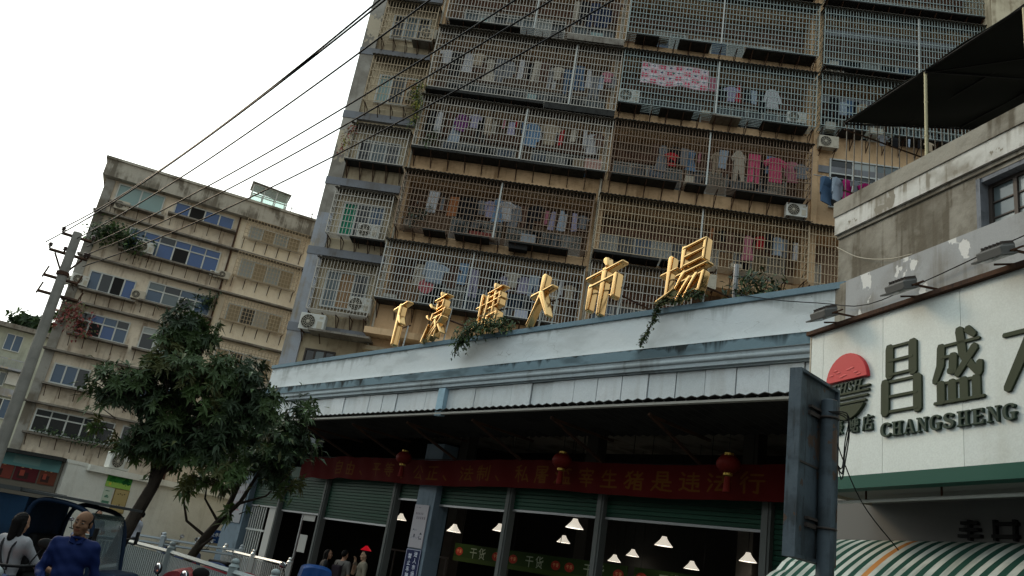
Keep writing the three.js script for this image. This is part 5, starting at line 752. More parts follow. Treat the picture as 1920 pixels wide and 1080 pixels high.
// shade net on posts, roof fence
{
  const n = thing('shade_net', 'black shade net stretched flat over poles on the concrete roof', 'shade net', [FW.o.x, 0, FW.o.z], FW.r);
  const g = new THREE.BoxGeometry(9.4, 0.012, 7, 40, 1, 30); g.translate(3.3, 9.45, -3.5); const p = g.attributes.position; for (let i = 0; i < p.count; i++) { const x = p.getX(i), z = p.getZ(i); p.setY(i, p.getY(i) - 0.31 * z - 0.04 * Math.abs(Math.sin(x * 1.6)) * Math.abs(Math.sin(z * 1.3)) - 0.02 * Math.sin(x * 5 + z)); } g.computeVertexNormals();
  new GB().add(g).build('net', M([0.01, 0.012, 0.01], { roughness: 1 }), n);
  const f = new GB(); for (const z of [-0.02, -1.2, -2.4, -3.6, -4.8, -6.9]) f.rod(V(-1.36, 9.425 - 0.31 * z, z), V(8, 9.425 - 0.31 * z, z), 0.016); for (const x of [-1.36, 0.3, 1.9, 3.5, 5]) f.rod(V(x, 9.4, 0), V(x, 9.4 + 0.31 * 6.95, -6.95), 0.016); f.rod(V(0.3, 9.38, 0), V(1.9, 9.38 + 1.11, -3.6), 0.012); f.build('net_frame', mats.black, n);
  const pm = M([0.48, 0.44, 0.28], { roughness: 0.5 }); for (const x of [0.28, 1.86, 3.5]) { const q = new GB(); q.rod(V(x, 7.97, -0.03), V(x, 9.42, -0.03), 0.022, 0.022, 8); for (const y of [8.35, 8.9]) q.rod(V(x, y, -0.03), V(x, y + 0.02, -0.03), 0.026, 0.026, 8); q.build('post', pm, n); }
  const fe = thing('roof_fence', 'thin dark barred fence standing on the concrete roof under the net', 'fence', [FW.o.x, 0, FW.o.z], FW.r);
for (let z = -0.05; z > -4.6; z -= 0.15) new GB().rod(V(-1.36, 7.9, z), V(-1.36, 9.42 - 0.31 * z, z), 0.009, 0.009, 5).build('bar', mats.tin, fe);
  for (const y of [8.2, 9.3]) new GB().bar(V(-1.36, y, 0), V(-1.36, y, -4.6), 0.018).build('rail', mats.rust, fe);

}
// striped awning
{
  const t = thing('striped_awning', 'green and white striped cloth awning under the white sign', 'awning', [FW.o.x, 0, FW.o.z], FW.r);
  const wM = MT(weather([0.5, 0.54, 0.51], [0.3, 0.33, 0.3], { s: 163, metres: 2, cloud: 0.8 })), gM = M([0.014, 0.06, 0.045], { roughness: 0.9 }), oM = M([0.45, 0.2, 0.06], { roughness: 0.9 });
  const prof = (t1) => [2.88 - 1.02 * Math.pow(t1, 1.15) + 0.06 * Math.sin(t1 * 3.1), 0.05 + 1.25 * t1];
  let k = 0; for (let x = -1.5; x < 5; x += 0.095, k++) {
    const g = new THREE.PlaneGeometry(0.095, 1, 2, 14), p = g.attributes.position; for (let i = 0; i < p.count; i++) { const tt = 0.5 - p.getY(i), [y, z] = prof(tt), xx = x + p.getX(i); p.setXYZ(i, xx, y + 0.014 * Math.sin(xx * 7 + tt * 5) * tt + (x < -1.3 ? 0.02 * Math.sin(tt * 30) : 0), z); } g.computeVertexNormals();
    new GB().add(g).build('stripe', k === 17 ? oM : k % 2 ? gM : wM, t);
    if (k % 2 === 0) { const v = new THREE.PlaneGeometry(0.19, 0.16, 4, 2); new GB().add(v, x + 0.05, 1.78, 1.31).build('valance', k % 4 ? gM : wM, t); }
  }
  new GB().rod(V(-1.5, 1.84, 1.28), V(5, 1.84, 1.28), 0.018).build('front_bar', mats.steel, t);
}
// steel signboard on a pole, seen from behind
{
  const a = V(2.87, 0, -7.49), b = V(3.51, 0, -8.09), d = b.clone().sub(a), ry = Math.atan2(-d.z, d.x), W = d.length();
  const t = thing('steel_signboard', 'tall grey blue steel signboard seen from behind on a round pole', 'signboard', [a.x, 0, a.z], ry);
  const bm = MT(weather([0.085, 0.11, 0.13], [0.045, 0.055, 0.062], { s: 161, metres: 1.5, streak: 1, cloud: 0.8, flake: 0.12, flakeC: [0.09, 0.06, 0.045] }), { roughness: 0.5, metalness: 0.1 });
  new GB().ab(0, W, 2.3, 4.06, -0.1, -0.02).build('panel', bm, t);
  new GB().ab(0, 0.03, 2.3, 4.06, -0.02, 0.02).ab(W - 0.03, W, 2.3, 4.06, -0.02, 0.02).ab(0.03, W - 0.03, 4.03, 4.06, -0.02, 0.02).ab(0.03, W - 0.03, 2.3, 2.33, -0.02, 0.02).build('rim', bm, t);
  new GB().rod(V(0.52, 0, 0.07), V(0.52, 3.85, 0.07), 0.085, 0.08, 18).sph(0.08, 0.52, 3.85, 0.07, 1, 0.3, 1).build('pole', bm, t);
  for (let y = 2.42; y < 4; y += 0.25) for (const x of [0.06, W - 0.06]) new GB().cyl(0.012, 0.012, 0.012, x, y, -0.012, 8, Math.PI / 2).build('rivet', mats.steel, t);
  new GB().ab(0.03, W - 0.03, 3.17, 3.19, -0.02, -0.012).build('seam', mats.frameDark, t);
  for (const y of [2.62, 3.68]) new GB().ab(0.25, 0.78, y - 0.02, y + 0.02, -0.02, 0.01).ab(0.25, 0.78, y + 0.05, y + 0.075, -0.02, 0.02).add(new THREE.TorusGeometry(0.09, 0.012, 6, 18), 0.52, y, 0.07, Math.PI / 2).build('clamp', mats.frameDark, t);
  for (let i = 0; i < 3; i++) new GB().tube([V(0.4, 3.72, 0.12), V(0.66, 3.75 - i * 0.03, 0.2), V(0.74, 3.5 - i * 0.12, 0.14), V(0.6, 3.2 - i * 0.05, 0.17), V(0.52, 3.22, 0.17)], 0.006).build('loose_wire', mats.wire, t);
}
// ---------------------------------------------------------------- utility pole and wires
{
  const t = thing('utility_pole', 'leaning concrete utility pole with four steel crossarms at the left', 'utility pole', [-11.9, 0, -20.95]);
  new GB().rod(V(0.05, 0, 0), V(0.06, 8.55, 0.07), 0.17, 0.115, 16).build('pole', mats.pole, t);
  const arms = [[8.42, -0.36, 0.38], [7.9, -0.52, 0.42], [7.2, -0.42, 0.4], [6.75, -0.42, 0.55]];
  const ax = V(0.87, 0, -0.49); const ins = new THREE.LatheGeometry([[0, 0], [0.025, 0], [0.025, 0.05], [0.06, 0.06], [0.06, 0.08], [0.03, 0.09], [0.055, 0.11], [0.05, 0.14], [0.02, 0.16], [0, 0.16]].map(([x, y]) => new THREE.Vector2(x, y)), 10);
  arms.forEach(([y, a, b], i) => { const z = 0.05, A = ax.clone().multiplyScalar(a).add(V(0.06, y, z)), B = ax.clone().multiplyScalar(b).add(V(0.06, y + 0.0, z)); const arm = new GB().bar(A, B, 0.06, 0.06).build('crossarm', mats.rust, t); for (const q of i === 1 ? [a, a + 0.36, b - 0.08, b] : i === 0 ? [a, b] : [a, b]) { const P = ax.clone().multiplyScalar(q).add(V(0.06, y + 0.03, z)); if (i < 2) new GB().add(ins, P.x, P.y, P.z).build('insulator', M([0.05, 0.03, 0.025], { roughness: 0.3 }), arm); else new GB().rod(P.clone().add(V(-0.03, -0.1, 0)), P.clone().add(V(0.05, 0.22, 0)), 0.022).build('pin', mats.rust, arm); } });
  new GB().bar(ax.clone().multiplyScalar(-0.36).add(V(0.06, 7.85, 0.05)), V(0.02, 7.35, 0.08), 0.035).bar(ax.clone().multiplyScalar(0.3).add(V(0.06, 7.85, 0.05)), V(0.1, 7.35, 0.08), 0.035).build('brace', mats.rust, t);
  new GB().cyl(0.16, 0.16, 0.1, 0.05, 7.35, 0.06, 14).build('collar', mats.rust, t);
  // overhead lines rising out of the top of the picture
  [[[-12.16, 8.56, -20.69], [2.07, 11.07, -4.89], 0.88, "uppermost power line of the close pair at the left"], [[-12.39, 8.05, -20.56], [2.3, 11.22, -4.98], 0.76, "lower line of the close pair of power lines"], [[-11.83, 8.37, -20.88], [2.96, 11.31, -5.03], 0.68, "third power line from the upper left, leaving the pole top"], [[-11.56, 8.26, -21.03], [4.74, 11.93, -5.2], 0.66, "fourth power line, passing above the middle of the left roof"], [[-11.48, 8.07, -21.08], [5.54, 12.41, -5.21], 0.8, "fifth power line, passing beside the rooftop hut"], [[-11.5, 7.69, -21.06], [6.98, 13.09, -5.17], 0.98, "lowest power line, crossing the washing rows"]].forEach(([a, b, sag, l], i) => { const A = V(...a), B = V(...b), pts = []; for (let k = 0; k <= 12; k++) { const s = k / 12, p = A.clone().lerp(B, s); p.y -= sag * 4 * s * (1 - s); pts.push(p); } tag(new GB().tube(pts, 0.0155, 48, 6).build(numbered('power_line'), mats.wire), l, 'power line', 'lines fanning out from the pole'); });
}
// ---------------------------------------------------------------- white wall, kiosk and posters beside the left building
const FK = new Frame(-14.35, -29.72, 58.4);
{
  const t = thing('boundary_wall', 'long white plastered wall with a projecting coping below the left building', 'wall', [FK.o.x, 0, FK.o.z], FK.r);
  const wm = MT(weather([0.78, 0.76, 0.68], [0.6, 0.57, 0.49], { s: 171, cloud: 0.5, streak: 0.5 }));
  new GB().ab(0, 12, 0, 3.02, -0.25, 0).build('wall', wm, t); new GB().ab(0.75, 12, 2.88, 3.1, -0.3, 0.16).build('coping', wm, t); new GB().ab(-0.02, 0.75, 3.0, 3.12, -0.25, 0.02).build('coping', wm, t);
  const pp = thing('poster_board', 'group of green and tan posters pasted on the white wall beside the trunk', 'poster', FK.at(2.18, 0, 0.02), FK.r);
  const tree = (c, x, y, s, col) => { c.fillStyle = col; c.beginPath(); c.arc(x, y, s, 0, 7); c.arc(x - s, y + s * 0.6, s * 0.8, 0, 7); c.arc(x + s, y + s * 0.6, s * 0.8, 0, 7); c.fill(); c.fillRect(x - 2, y, 4, s * 2); };
  printed(1.05, 0.5, 0.02, canvasTex(256, 128, (c, w, h) => { c.fillStyle = '#3e8a3a'; c.fillRect(0, 0, w, h); c.fillStyle = '#9cc25a'; c.fillRect(0, 80, w, 48); tree(c, 60, 50, 22, '#1f6a2b'); tree(c, 130, 40, 24, '#2c7a34'); tree(c, 200, 54, 24, '#14562a'); c.fillStyle = '#d9c24a'; c.fillRect(30, 90, 22, 20); }), pp, 'poster', 0, 2.72, 0);
  printed(0.36, 0.62, 0.02, canvasTex(128, 256, (c, w, h) => { c.fillStyle = '#c2cdb9'; c.fillRect(0, 0, w, h); c.fillStyle = '#3f6b55'; c.fillRect(20, 40, 60, 10); tree(c, 60, 120, 18, '#55806a'); c.fillRect(10, 190, 108, 40); }), pp, 'poster', -0.33, 2.12, 0);
  printed(0.62, 0.84, 0.02, canvasTex(128, 192, (c, w, h) => { c.fillStyle = '#b5a06e'; c.fillRect(0, 0, w, h); c.strokeStyle = '#7d6838'; c.lineWidth = 5; c.strokeRect(3, 3, w - 6, h - 6); c.fillStyle = '#4d4025'; for (let i = 0; i < 4; i++) { c.fillRect(30 + i * 18, 40 - (i % 2) * 6, 12, 7); c.fillRect(26 + i * 20, 140 - (i % 3) * 9, 10, 18); } }), pp, 'poster', 0.24, 2.04, 0);
  const bs = thing('parking_sign', 'blue sign with white characters low on the white wall by the market corner', 'sign', FK.at(7.2, 1.33, 0.12), FK.r);
  printed(0.75, 0.52, 0.03, canvasTex(256, 176, (c, w, h) => { c.fillStyle = '#1a3f7c'; c.fillRect(0, 0, w, h); c.strokeStyle = '#d5dfee'; '禁止停车'.split('').forEach((g, i) => drawGlyph(c, g, 10 + i * 61, 40, 52, 0.13)); c.fillStyle = '#c5d0e4'; c.fillRect(96, 130, 66, 10); }), bs, 'board', 0, 0, 0);
  ac(FK, 2.0, 3.12, -0.15, 'white air conditioner standing on the white wall coping', 1.05);
  ac(FK, 6.6, 3.12, -0.4, 'small cream air conditioner behind the fork of the thinner tree', 0.8, 0, true);
  // kiosk with colourful posters at the left end of the wall
  const k = thing('poster_kiosk', 'low kiosk front papered with faded orange red and teal posters behind the blue tricycle', 'kiosk', [FK.o.x - 4.6, 0, FK.o.z + 0.9], 0.19);
  new GB().ab(-1.5, 4.55, 0, 3.0, -2.5, 0).build('wall', M([0.16, 0.14, 0.11]), k); new GB().ab(-1.7, 4.6, 3.0, 3.12, -2.6, 0.5).build('roof', mats.darkSheet, k);
  const cols = [['#b0742a', 1.5], ['#8a5a2c', 0.7], ['#7a3a30', 0.9], ['#5b1f24', 0.8], ['#6a3a2a', 0.6]]; let x = 0; cols.forEach(([c0, w], i) => { printed(w - 0.05, 0.62, 0.02, canvasTex(128, 96, (c, W, H) => { c.fillStyle = c0; c.fillRect(0, 0, W, H); c.fillStyle = '#c9a070'; for (let q = 0; q < 5; q++) c.fillRect(8 + q * 22, 14 + (q % 2) * 8, 14, 7); c.fillStyle = '#3a2520'; c.fillRect(20, 50, 60, 34); c.fillStyle = '#a04a3a'; c.fillRect(30, 40, 26, 30); }), k, 'poster', x + w / 2, 2.45, 0.02); x += w; });
  printed(2.2, 0.4, 0.02, canvasTex(128, 32, (c, w, h) => { c.fillStyle = '#6c9a98'; c.fillRect(0, 0, w, h); c.fillStyle = '#87aaa4'; c.fillRect(40, 4, 50, 20); }), k, 'poster', 3.4, 2.8, 0.045);
}
// ---------------------------------------------------------------- people: one blended surface per body
const smin = (a, b, k) => { const h = Math.max(k - Math.abs(a - b), 0) / k; return Math.min(a, b) - h * h * k * 0.25; };
function capsule(px, py, pz, b) {                 // tapered capsule distance, b = [ax,ay,az,bx,by,bz,ra,rb]
  const dx = b[3] - b[0], dy = b[4] - b[1], dz = b[5] - b[2], ex = px - b[0], ey = py - b[1], ez = pz - b[2], t = Math.min(1, Math.max(0, (ex * dx + ey * dy + ez * dz) / (dx * dx + dy * dy + dz * dz + 1e-9)));
  return Math.hypot(ex - dx * t, ey - dy * t, ez - dz * t) - (b[6] + (b[7] - b[6]) * t);
}
function meshField(cx, cy, cz, half, res, f, colorOf) {
  const mc = new MarchingCubes(res, mats.skin, false, false, 120000); mc.isolation = 0; const hs = res / 2;
  for (let k = 0, i = 0; k < res; k++) for (let j = 0; j < res; j++) for (let l = 0; l < res; l++, i++) mc.field[i] = -f(cx + (l - hs) / hs * half, cy + (j - hs) / hs * half, cz + (k - hs) / hs * half);
  mc.update();
  let g = new THREE.BufferGeometry(); const n = mc.count ?? mc.geometry.drawRange.count, P = new Float32Array(mc.positionArray.slice(0, n * 3));
  for (let i = 0; i < n; i++) { P[i * 3] = cx + P[i * 3] * half; P[i * 3 + 1] = cy + P[i * 3 + 1] * half; P[i * 3 + 2] = cz + P[i * 3 + 2] * half; }
  g.setAttribute('position', new THREE.BufferAttribute(P, 3)); g = mergeVertices(g, half / res * 0.02); g.computeVertexNormals();
  const p = g.attributes.position, c = new Float32Array(p.count * 3); for (let i = 0; i < p.count; i++) c.set(colorOf(p.getX(i), p.getY(i), p.getZ(i)), i * 3);
  g.setAttribute('color', new THREE.BufferAttribute(c, 3)); return g.toNonIndexed();
}
const bodyMat = new THREE.MeshPhysicalMaterial({ vertexColors: true, roughness: 0.75, specularIntensity: 0.35 }), hairMat = mats.hair;
const handGeo = (skin) => {
  const B = [[0, 0.02, 0, 0, -0.03, 0, 0.026, 0.026], [-0.022, -0.03, 0, -0.026, -0.085, 0, 0.016, 0.013], [0, -0.03, 0, 0, -0.09, 0, 0.017, 0.013], [0.022, -0.03, 0, 0.024, -0.085, 0, 0.016, 0.013]];
  const F = [[-0.033, 0.05], [-0.011, 0.062], [0.011, 0.066], [0.032, 0.058]]; const fb = [];
  for (const [x, L] of F) { const y0 = -0.088, y1 = y0 - L * 0.5, y2 = y1 - L * 0.45; fb.push([[x, y0, 0, x * 1.08, y1, 0.008, 0.0092, 0.0085], [x * 1.08, y1, 0.008, x * 1.08, y2, 0.026, 0.0085, 0.0072]]); }
  const T = [[0.028, -0.02, 0.006, 0.052, -0.058, 0.018, 0.012, 0.0105], [0.052, -0.058, 0.018, 0.056, -0.09, 0.03, 0.0105, 0.008]];
  return meshField(0, -0.07, 0, 0.115, 58, (x, y, z) => { let d = 9; for (const b of B) d = smin(d, capsule(x, y, z * 1.35, b), 0.012); let t = 9; for (const q of T) t = smin(t, capsule(x, y, z, q), 0.006); d = smin(d, t, 0.008); for (const f of fb) { let e = smin(capsule(x, y, z, f[0]), capsule(x, y, z, f[1]), 0.004); d = Math.min(d, e); } return d; }, () => skin);
};
function headGeo(o, skin) {                      // face towards +z, chin at y = 0, crown at 0.225
  const el = (x, y, z, cx, cy, cz, rx, ry, rz) => { const a = (x - cx) / rx, b = (y - cy) / ry, c = (z - cz) / rz, l = Math.sqrt(a * a + b * b + c * c); return (l - 1) * Math.min(rx, ry, rz); };
  const f = (x, y, z) => {
    const ax = Math.abs(x); let d = el(x, y, z, 0, 0.137, -0.008, 0.073, 0.09, 0.094);
    d = smin(d, el(x, y, z, 0, 0.062, 0.018, 0.056, 0.062, 0.068), 0.03); d = smin(d, el(x, y, z, 0, 0.018, 0.045, 0.027, 0.02, 0.03), 0.025);
    d = smin(d, el(ax, y, z, 0.04, 0.083, 0.045, 0.026, 0.022, 0.028), 0.02);       // cheeks
    d = smin(d, capsule(x, y, z, [0, 0.118, 0.083, 0, 0.083, 0.1, 0.0085, 0.0125]), 0.012); d = smin(d, el(ax, y, z, 0.012, 0.079, 0.088, 0.009, 0.008, 0.011), 0.006);
    d = -smin(-d, el(ax, y, z, 0.031, 0.117, 0.092, 0.019, 0.011, 0.016), 0.008);   // sockets
    d = smin(d, el(ax, y, z, 0.031, 0.116, 0.076, 0.0125, 0.0105, 0.0125), 0.002);  // eyeballs
    d = smin(d, el(x, y, z, 0, 0.053, 0.081, 0.023, 0.0065, 0.008), 0.006); d = smin(d, el(x, y, z, 0, 0.042, 0.079, 0.018, 0.007, 0.008), 0.006);
    d = smin(d, el(ax, y, z, 0.076, 0.108, -0.01, 0.01, 0.032, 0.02), 0.006); return d;
  };
  return meshField(0, 0.11, 0, 0.14, o.res ?? 64, f, (x, y, z) => {
    const ax = Math.abs(x); if (z > 0.06) { if (Math.hypot((ax - 0.031) / 0.0125, (y - 0.116) / 0.0062) < 1) return Math.hypot(ax - 0.031, y - 0.117) < 0.0062 ? [0.01, 0.008, 0.006] : [0.16, 0.14, 0.12]; if (Math.abs(y - 0.137 - (0.031 - ax) * 0.1) < 0.005 && ax > 0.012 && ax < 0.052) return [0.02, 0.016, 0.013]; if (y > 0.034 && y < 0.06 && ax < 0.025) return Math.abs(y - 0.0475) < 0.003 ? [0.06, 0.02, 0.018] : [skin[0] * 0.9, skin[1] * 0.65, skin[2] * 0.65]; }
    return skin;
  });
}
function hairGeo(o) {
  const el = (x, y, z, cx, cy, cz, rx, ry, rz) => { const a = (x - cx) / rx, b = (y - cy) / ry, c = (z - cz) / rz; return (Math.sqrt(a * a + b * b + c * c) - 1) * Math.min(rx, ry, rz); };
  return meshField(0, 0.06, -0.03, 0.22, 66, (x, y, z) => {
    let d = el(x, y, z, 0, 0.14, -0.012, 0.08, 0.095, 0.099) + 0.003 * Math.sin(x * 160) * Math.sin(y * 90 + z * 60);
    const front = o.bald ? Math.max(z + 0.005, (y - 0.19) * 1.0) : Math.max(0, 0); 
    if (o.bald) d = Math.max(d, z - 0.01 - (Math.abs(x) > 0.06 ? 0.02 : -0.03), y - 0.205 + Math.max(0, z + 0.05), 0.062 - y - z * 0.5);
    else { d = Math.max(d, (0.15 - y) + (z > 0.045 ? (z - 0.045) * 3.2 : (z + 0.02) * (o.long ? 3 : 1.5) - 0.03)); }
    if (o.long) d = smin(d, Math.min(capsule(x, y, z, [0, 0.12, -0.075, 0, -0.06, -0.085, 0.055, 0.045]), capsule(Math.abs(x), y, z, [0.062, 0.11, -0.03, 0.062, -0.03, -0.05, 0.028, 0.024])), 0.03);
    if (o.tail) d = smin(d, capsule(x, y, z, [0, 0.14, -0.11, 0, 0.0, -0.14, 0.028, 0.02]), 0.02);
    return d;
  }, () => [1, 1, 1]);
}
// pose: joints in metres for a 1.68 m figure facing +z
function person(label, pos, ry, o = {}) {
  const t = thing('person', label, 'person', pos, ry), s = (o.h ?? 1.68) / 1.68, skin = o.skin ?? [0.36, 0.2, 0.13], sh = o.shirt ?? [0.2, 0.2, 0.2], pa = o.pants ?? [0.03, 0.03, 0.035], shoe = [0.02, 0.02, 0.02], fe = o.female ? 0.9 : 1, fat = o.fat ?? 1;
  const sit = o.pose === 'ride', hy = sit ? (o.seat ?? 0.82) : 0.9, dy = hy - 0.9, lean = o.lean ?? 0;
  const J = { pel: [0, hy, 0], chest: [0, 1.27 + dy, lean * 0.6], neck: [0, 1.42 + dy, lean * 0.9 + 0.0], head: [0, 1.47 + dy, lean + 0.015] };
  const arms = o.arms ?? [[[0.25, 1.1, -0.02], [0.27, 0.87, 0.08]], [[-0.25, 1.1, -0.02], [-0.27, 0.87, 0.08]]];
  const B = [];  // capsules with colours
  const add = (a, b, ra, rb, c, k = 0.05) => B.push([...a, ...b, ra, rb, c, k]);
  const S = (q) => [q[0], q[1] + dy, q[2]];
  add([0, hy + 0.02, 0], [0, hy + 0.2, 0.01 + lean * 0.3], 0.13 * fat, 0.125 * fat, sh, 0.08); add([0, hy + 0.2, 0.01 + lean * 0.3], J.chest, 0.125 * fat, 0.14 * fe * fat, sh, 0.08); add([-0.09 * fe, 1.3 + dy, lean * 0.7], [0.09 * fe, 1.3 + dy, lean * 0.7], 0.105 * fat, 0.105 * fat, sh, 0.08);
  add([-(o.collar ? 0.14 : 0.165) * fe, 1.365 + dy, lean * 0.8], [(o.collar ? 0.14 : 0.165) * fe, 1.365 + dy, lean * 0.8], 0.06, 0.06, sh, 0.07); add([0, 1.38 + dy, lean * 0.85], [0, 1.5 + dy, lean + 0.01], 0.058, 0.054, skin, 0.03);
  add([-0.065, hy - 0.01, -0.01], [0.065, hy - 0.01, -0.01], 0.12 * fat, 0.12 * fat, o.dress ? sh : pa, 0.06);
  const hands = [];
  [1, -1].forEach((sd, i) => { const sp = [sd * (o.collar ? 0.165 : 0.185) * fe, 1.36 + dy, lean * 0.8], [el, wr] = arms[i].map(S); add(sp, el, 0.056 * fat, 0.044, sh, 0.04); add(el, wr, 0.045, 0.03, o.sleeve === 'long' ? sh : skin, 0.02); hands.push([el, wr, sd]); });
  const legs = sit ? [[[0.2, hy - 0.08, 0.4], [0.17, 0.36, 0.36]], [[-0.2, hy - 0.08, 0.4], [-0.17, 0.36, 0.36]]] : [[[0.105, 0.49, 0.02], [0.11, 0.08, -0.03]], [[-0.1, 0.49, 0.03], [-0.12, 0.08, 0.0]]];
  [1, -1].forEach((sd, i) => { const hp = [sd * 0.09, hy - 0.02, 0], [kn, an] = legs[i]; add(hp, kn, 0.088 * fat, 0.058, o.dress ? sh : pa, 0.04); add(kn, an, 0.058, 0.04, o.dress ? skin : pa, 0.02); add([an[0], an[1] - 0.035, an[2] - 0.02], [an[0] + sd * 0.02, an[1] - 0.045, an[2] + 0.15], 0.04, 0.034, shoe, 0.02); });
  const near = (x, y, z) => { let m = 9, c = sh; for (const b of B) { const d = capsule(x, y, z, b); if (d < m) { m = d; c = b[8]; } } if (c === skin && y < 1.415 + dy && Math.abs(x) < 0.1) return sh; return c; };
  const res = o.res ?? 84, parts = [meshField(0, 0.78, 0.05, 0.8, res, (x, y, z) => { const zz = z > -0.16 && z < 0.2 && y > hy - 0.15 && Math.abs(x) < 0.2 ? z * 1.22 : z; let d = 9; for (const b of B) d = smin(d, capsule(x, y, zz, b), b[9]); return d + (o.wrinkle ? 0.006 * Math.sin(y * 55 + x * 20) * Math.sin(x * 30 + z * 25) : 0); }, near)];
  const hd = headGeo({ res: o.headRes ?? 46 }, skin); const hm = new THREE.Matrix4().makeRotationFromEuler(new THREE.Euler(o.nod ?? 0, o.turn ?? 0, o.tilt ?? 0)); hm.setPosition(J.head[0], J.head[1] - 0.012, J.head[2]); hd.applyMatrix4(hm); parts.push(hd);
  const hg = handGeo(skin); for (const [el, wr, sd] of hands) { const g = hg.clone(); if (sd < 0) { const a = g.attributes.position; g.scale(-1, 1, 1); for (const n of ['position', 'normal', 'color']) { const q = g.attributes[n].array; for (let i = 0; i < q.length; i += 9) for (let k = 0; k < 3; k++) { const v = q[i + 3 + k]; q[i + 3 + k] = q[i + 6 + k]; q[i + 6 + k] = v; } } } g.applyQuaternion(new THREE.Quaternion().setFromAxisAngle(V(0, 1, 0), sd * 1.2)); const d = V(wr[0] - el[0], wr[1] - el[1], wr[2] - el[2]).normalize(); g.applyQuaternion(new THREE.Quaternion().setFromUnitVectors(V(0, -1, 0), d)); g.translate(wr[0] + d.x * 0.015, wr[1] + d.y * 0.015, wr[2] + d.z * 0.015); parts.push(g); }
  const bm = new THREE.Mesh(mergeGeometries(parts.map((g) => proj(g))), bodyMat); bm.name = 'body'; bm.castShadow = bm.receiveShadow = true; t.add(bm);
  const hr = proj(hairGeo(o)); hr.deleteAttribute('color'); hr.applyMatrix4(hm); const hmesh = new THREE.Mesh(hr, hairMat); hmesh.name = 'hair'; hmesh.castShadow = true; t.add(hmesh);
  if (o.collar) { const c = new GB(); c.add(new THREE.TorusGeometry(0.062, 0.014, 6, 18, Math.PI * 1.7), 0, 1.425 + dy, lean + 0.01, Math.PI / 2 - 0.25, 0, -Math.PI * 0.35 + 1.57 - 0.5); for (const sd of [1, -1]) c.box(0.05, 0.012, 0.07, sd * 0.035, 1.415 + dy, 0.075 + lean, 0.9, 0, sd * 0.5); c.build('collar', M(sh.map((v) => v * 0.9)), t); }
  if (o.bag) { const b = new GB(); b.rbox(0.28, 0.36, 0.14, 0.05, 0, 1.13 + dy, -0.2 + lean * 0.6); b.build('backpack', M(o.bag), t); const st = new GB(); for (const sd of [1, -1]) st.tube([V(sd * 0.09, 1.28 + dy, -0.14), V(sd * 0.105, 1.425 + dy, lean * 0.8), V(sd * 0.11, 1.3 + dy, 0.13 + lean * 0.6), V(sd * 0.15, 1.08 + dy, 0.05), V(sd * 0.12, 1.0 + dy, -0.13)], 0.014, 20, 5); st.build('strap', M([0.02, 0.02, 0.022]), t); }
  if (o.straps) { const st = new GB(); st.tube([V(0.12, 1.42 + dy, lean * 0.8), V(0.05, 1.32 + dy, -0.125 + lean * 0.7), V(-0.03, 1.15 + dy, -0.145), V(-0.13, 0.98 + dy, -0.1)], 0.014, 20, 5).tube([V(-0.1, 1.42 + dy, lean * 0.8), V(-0.1, 1.3 + dy, -0.12 + lean * 0.7), V(-0.12, 1.05 + dy, -0.12)], 0.012, 20, 5); st.build('strap', M([0.02, 0.02, 0.022]), t); }
  t.scale.setScalar(s); return t;
}
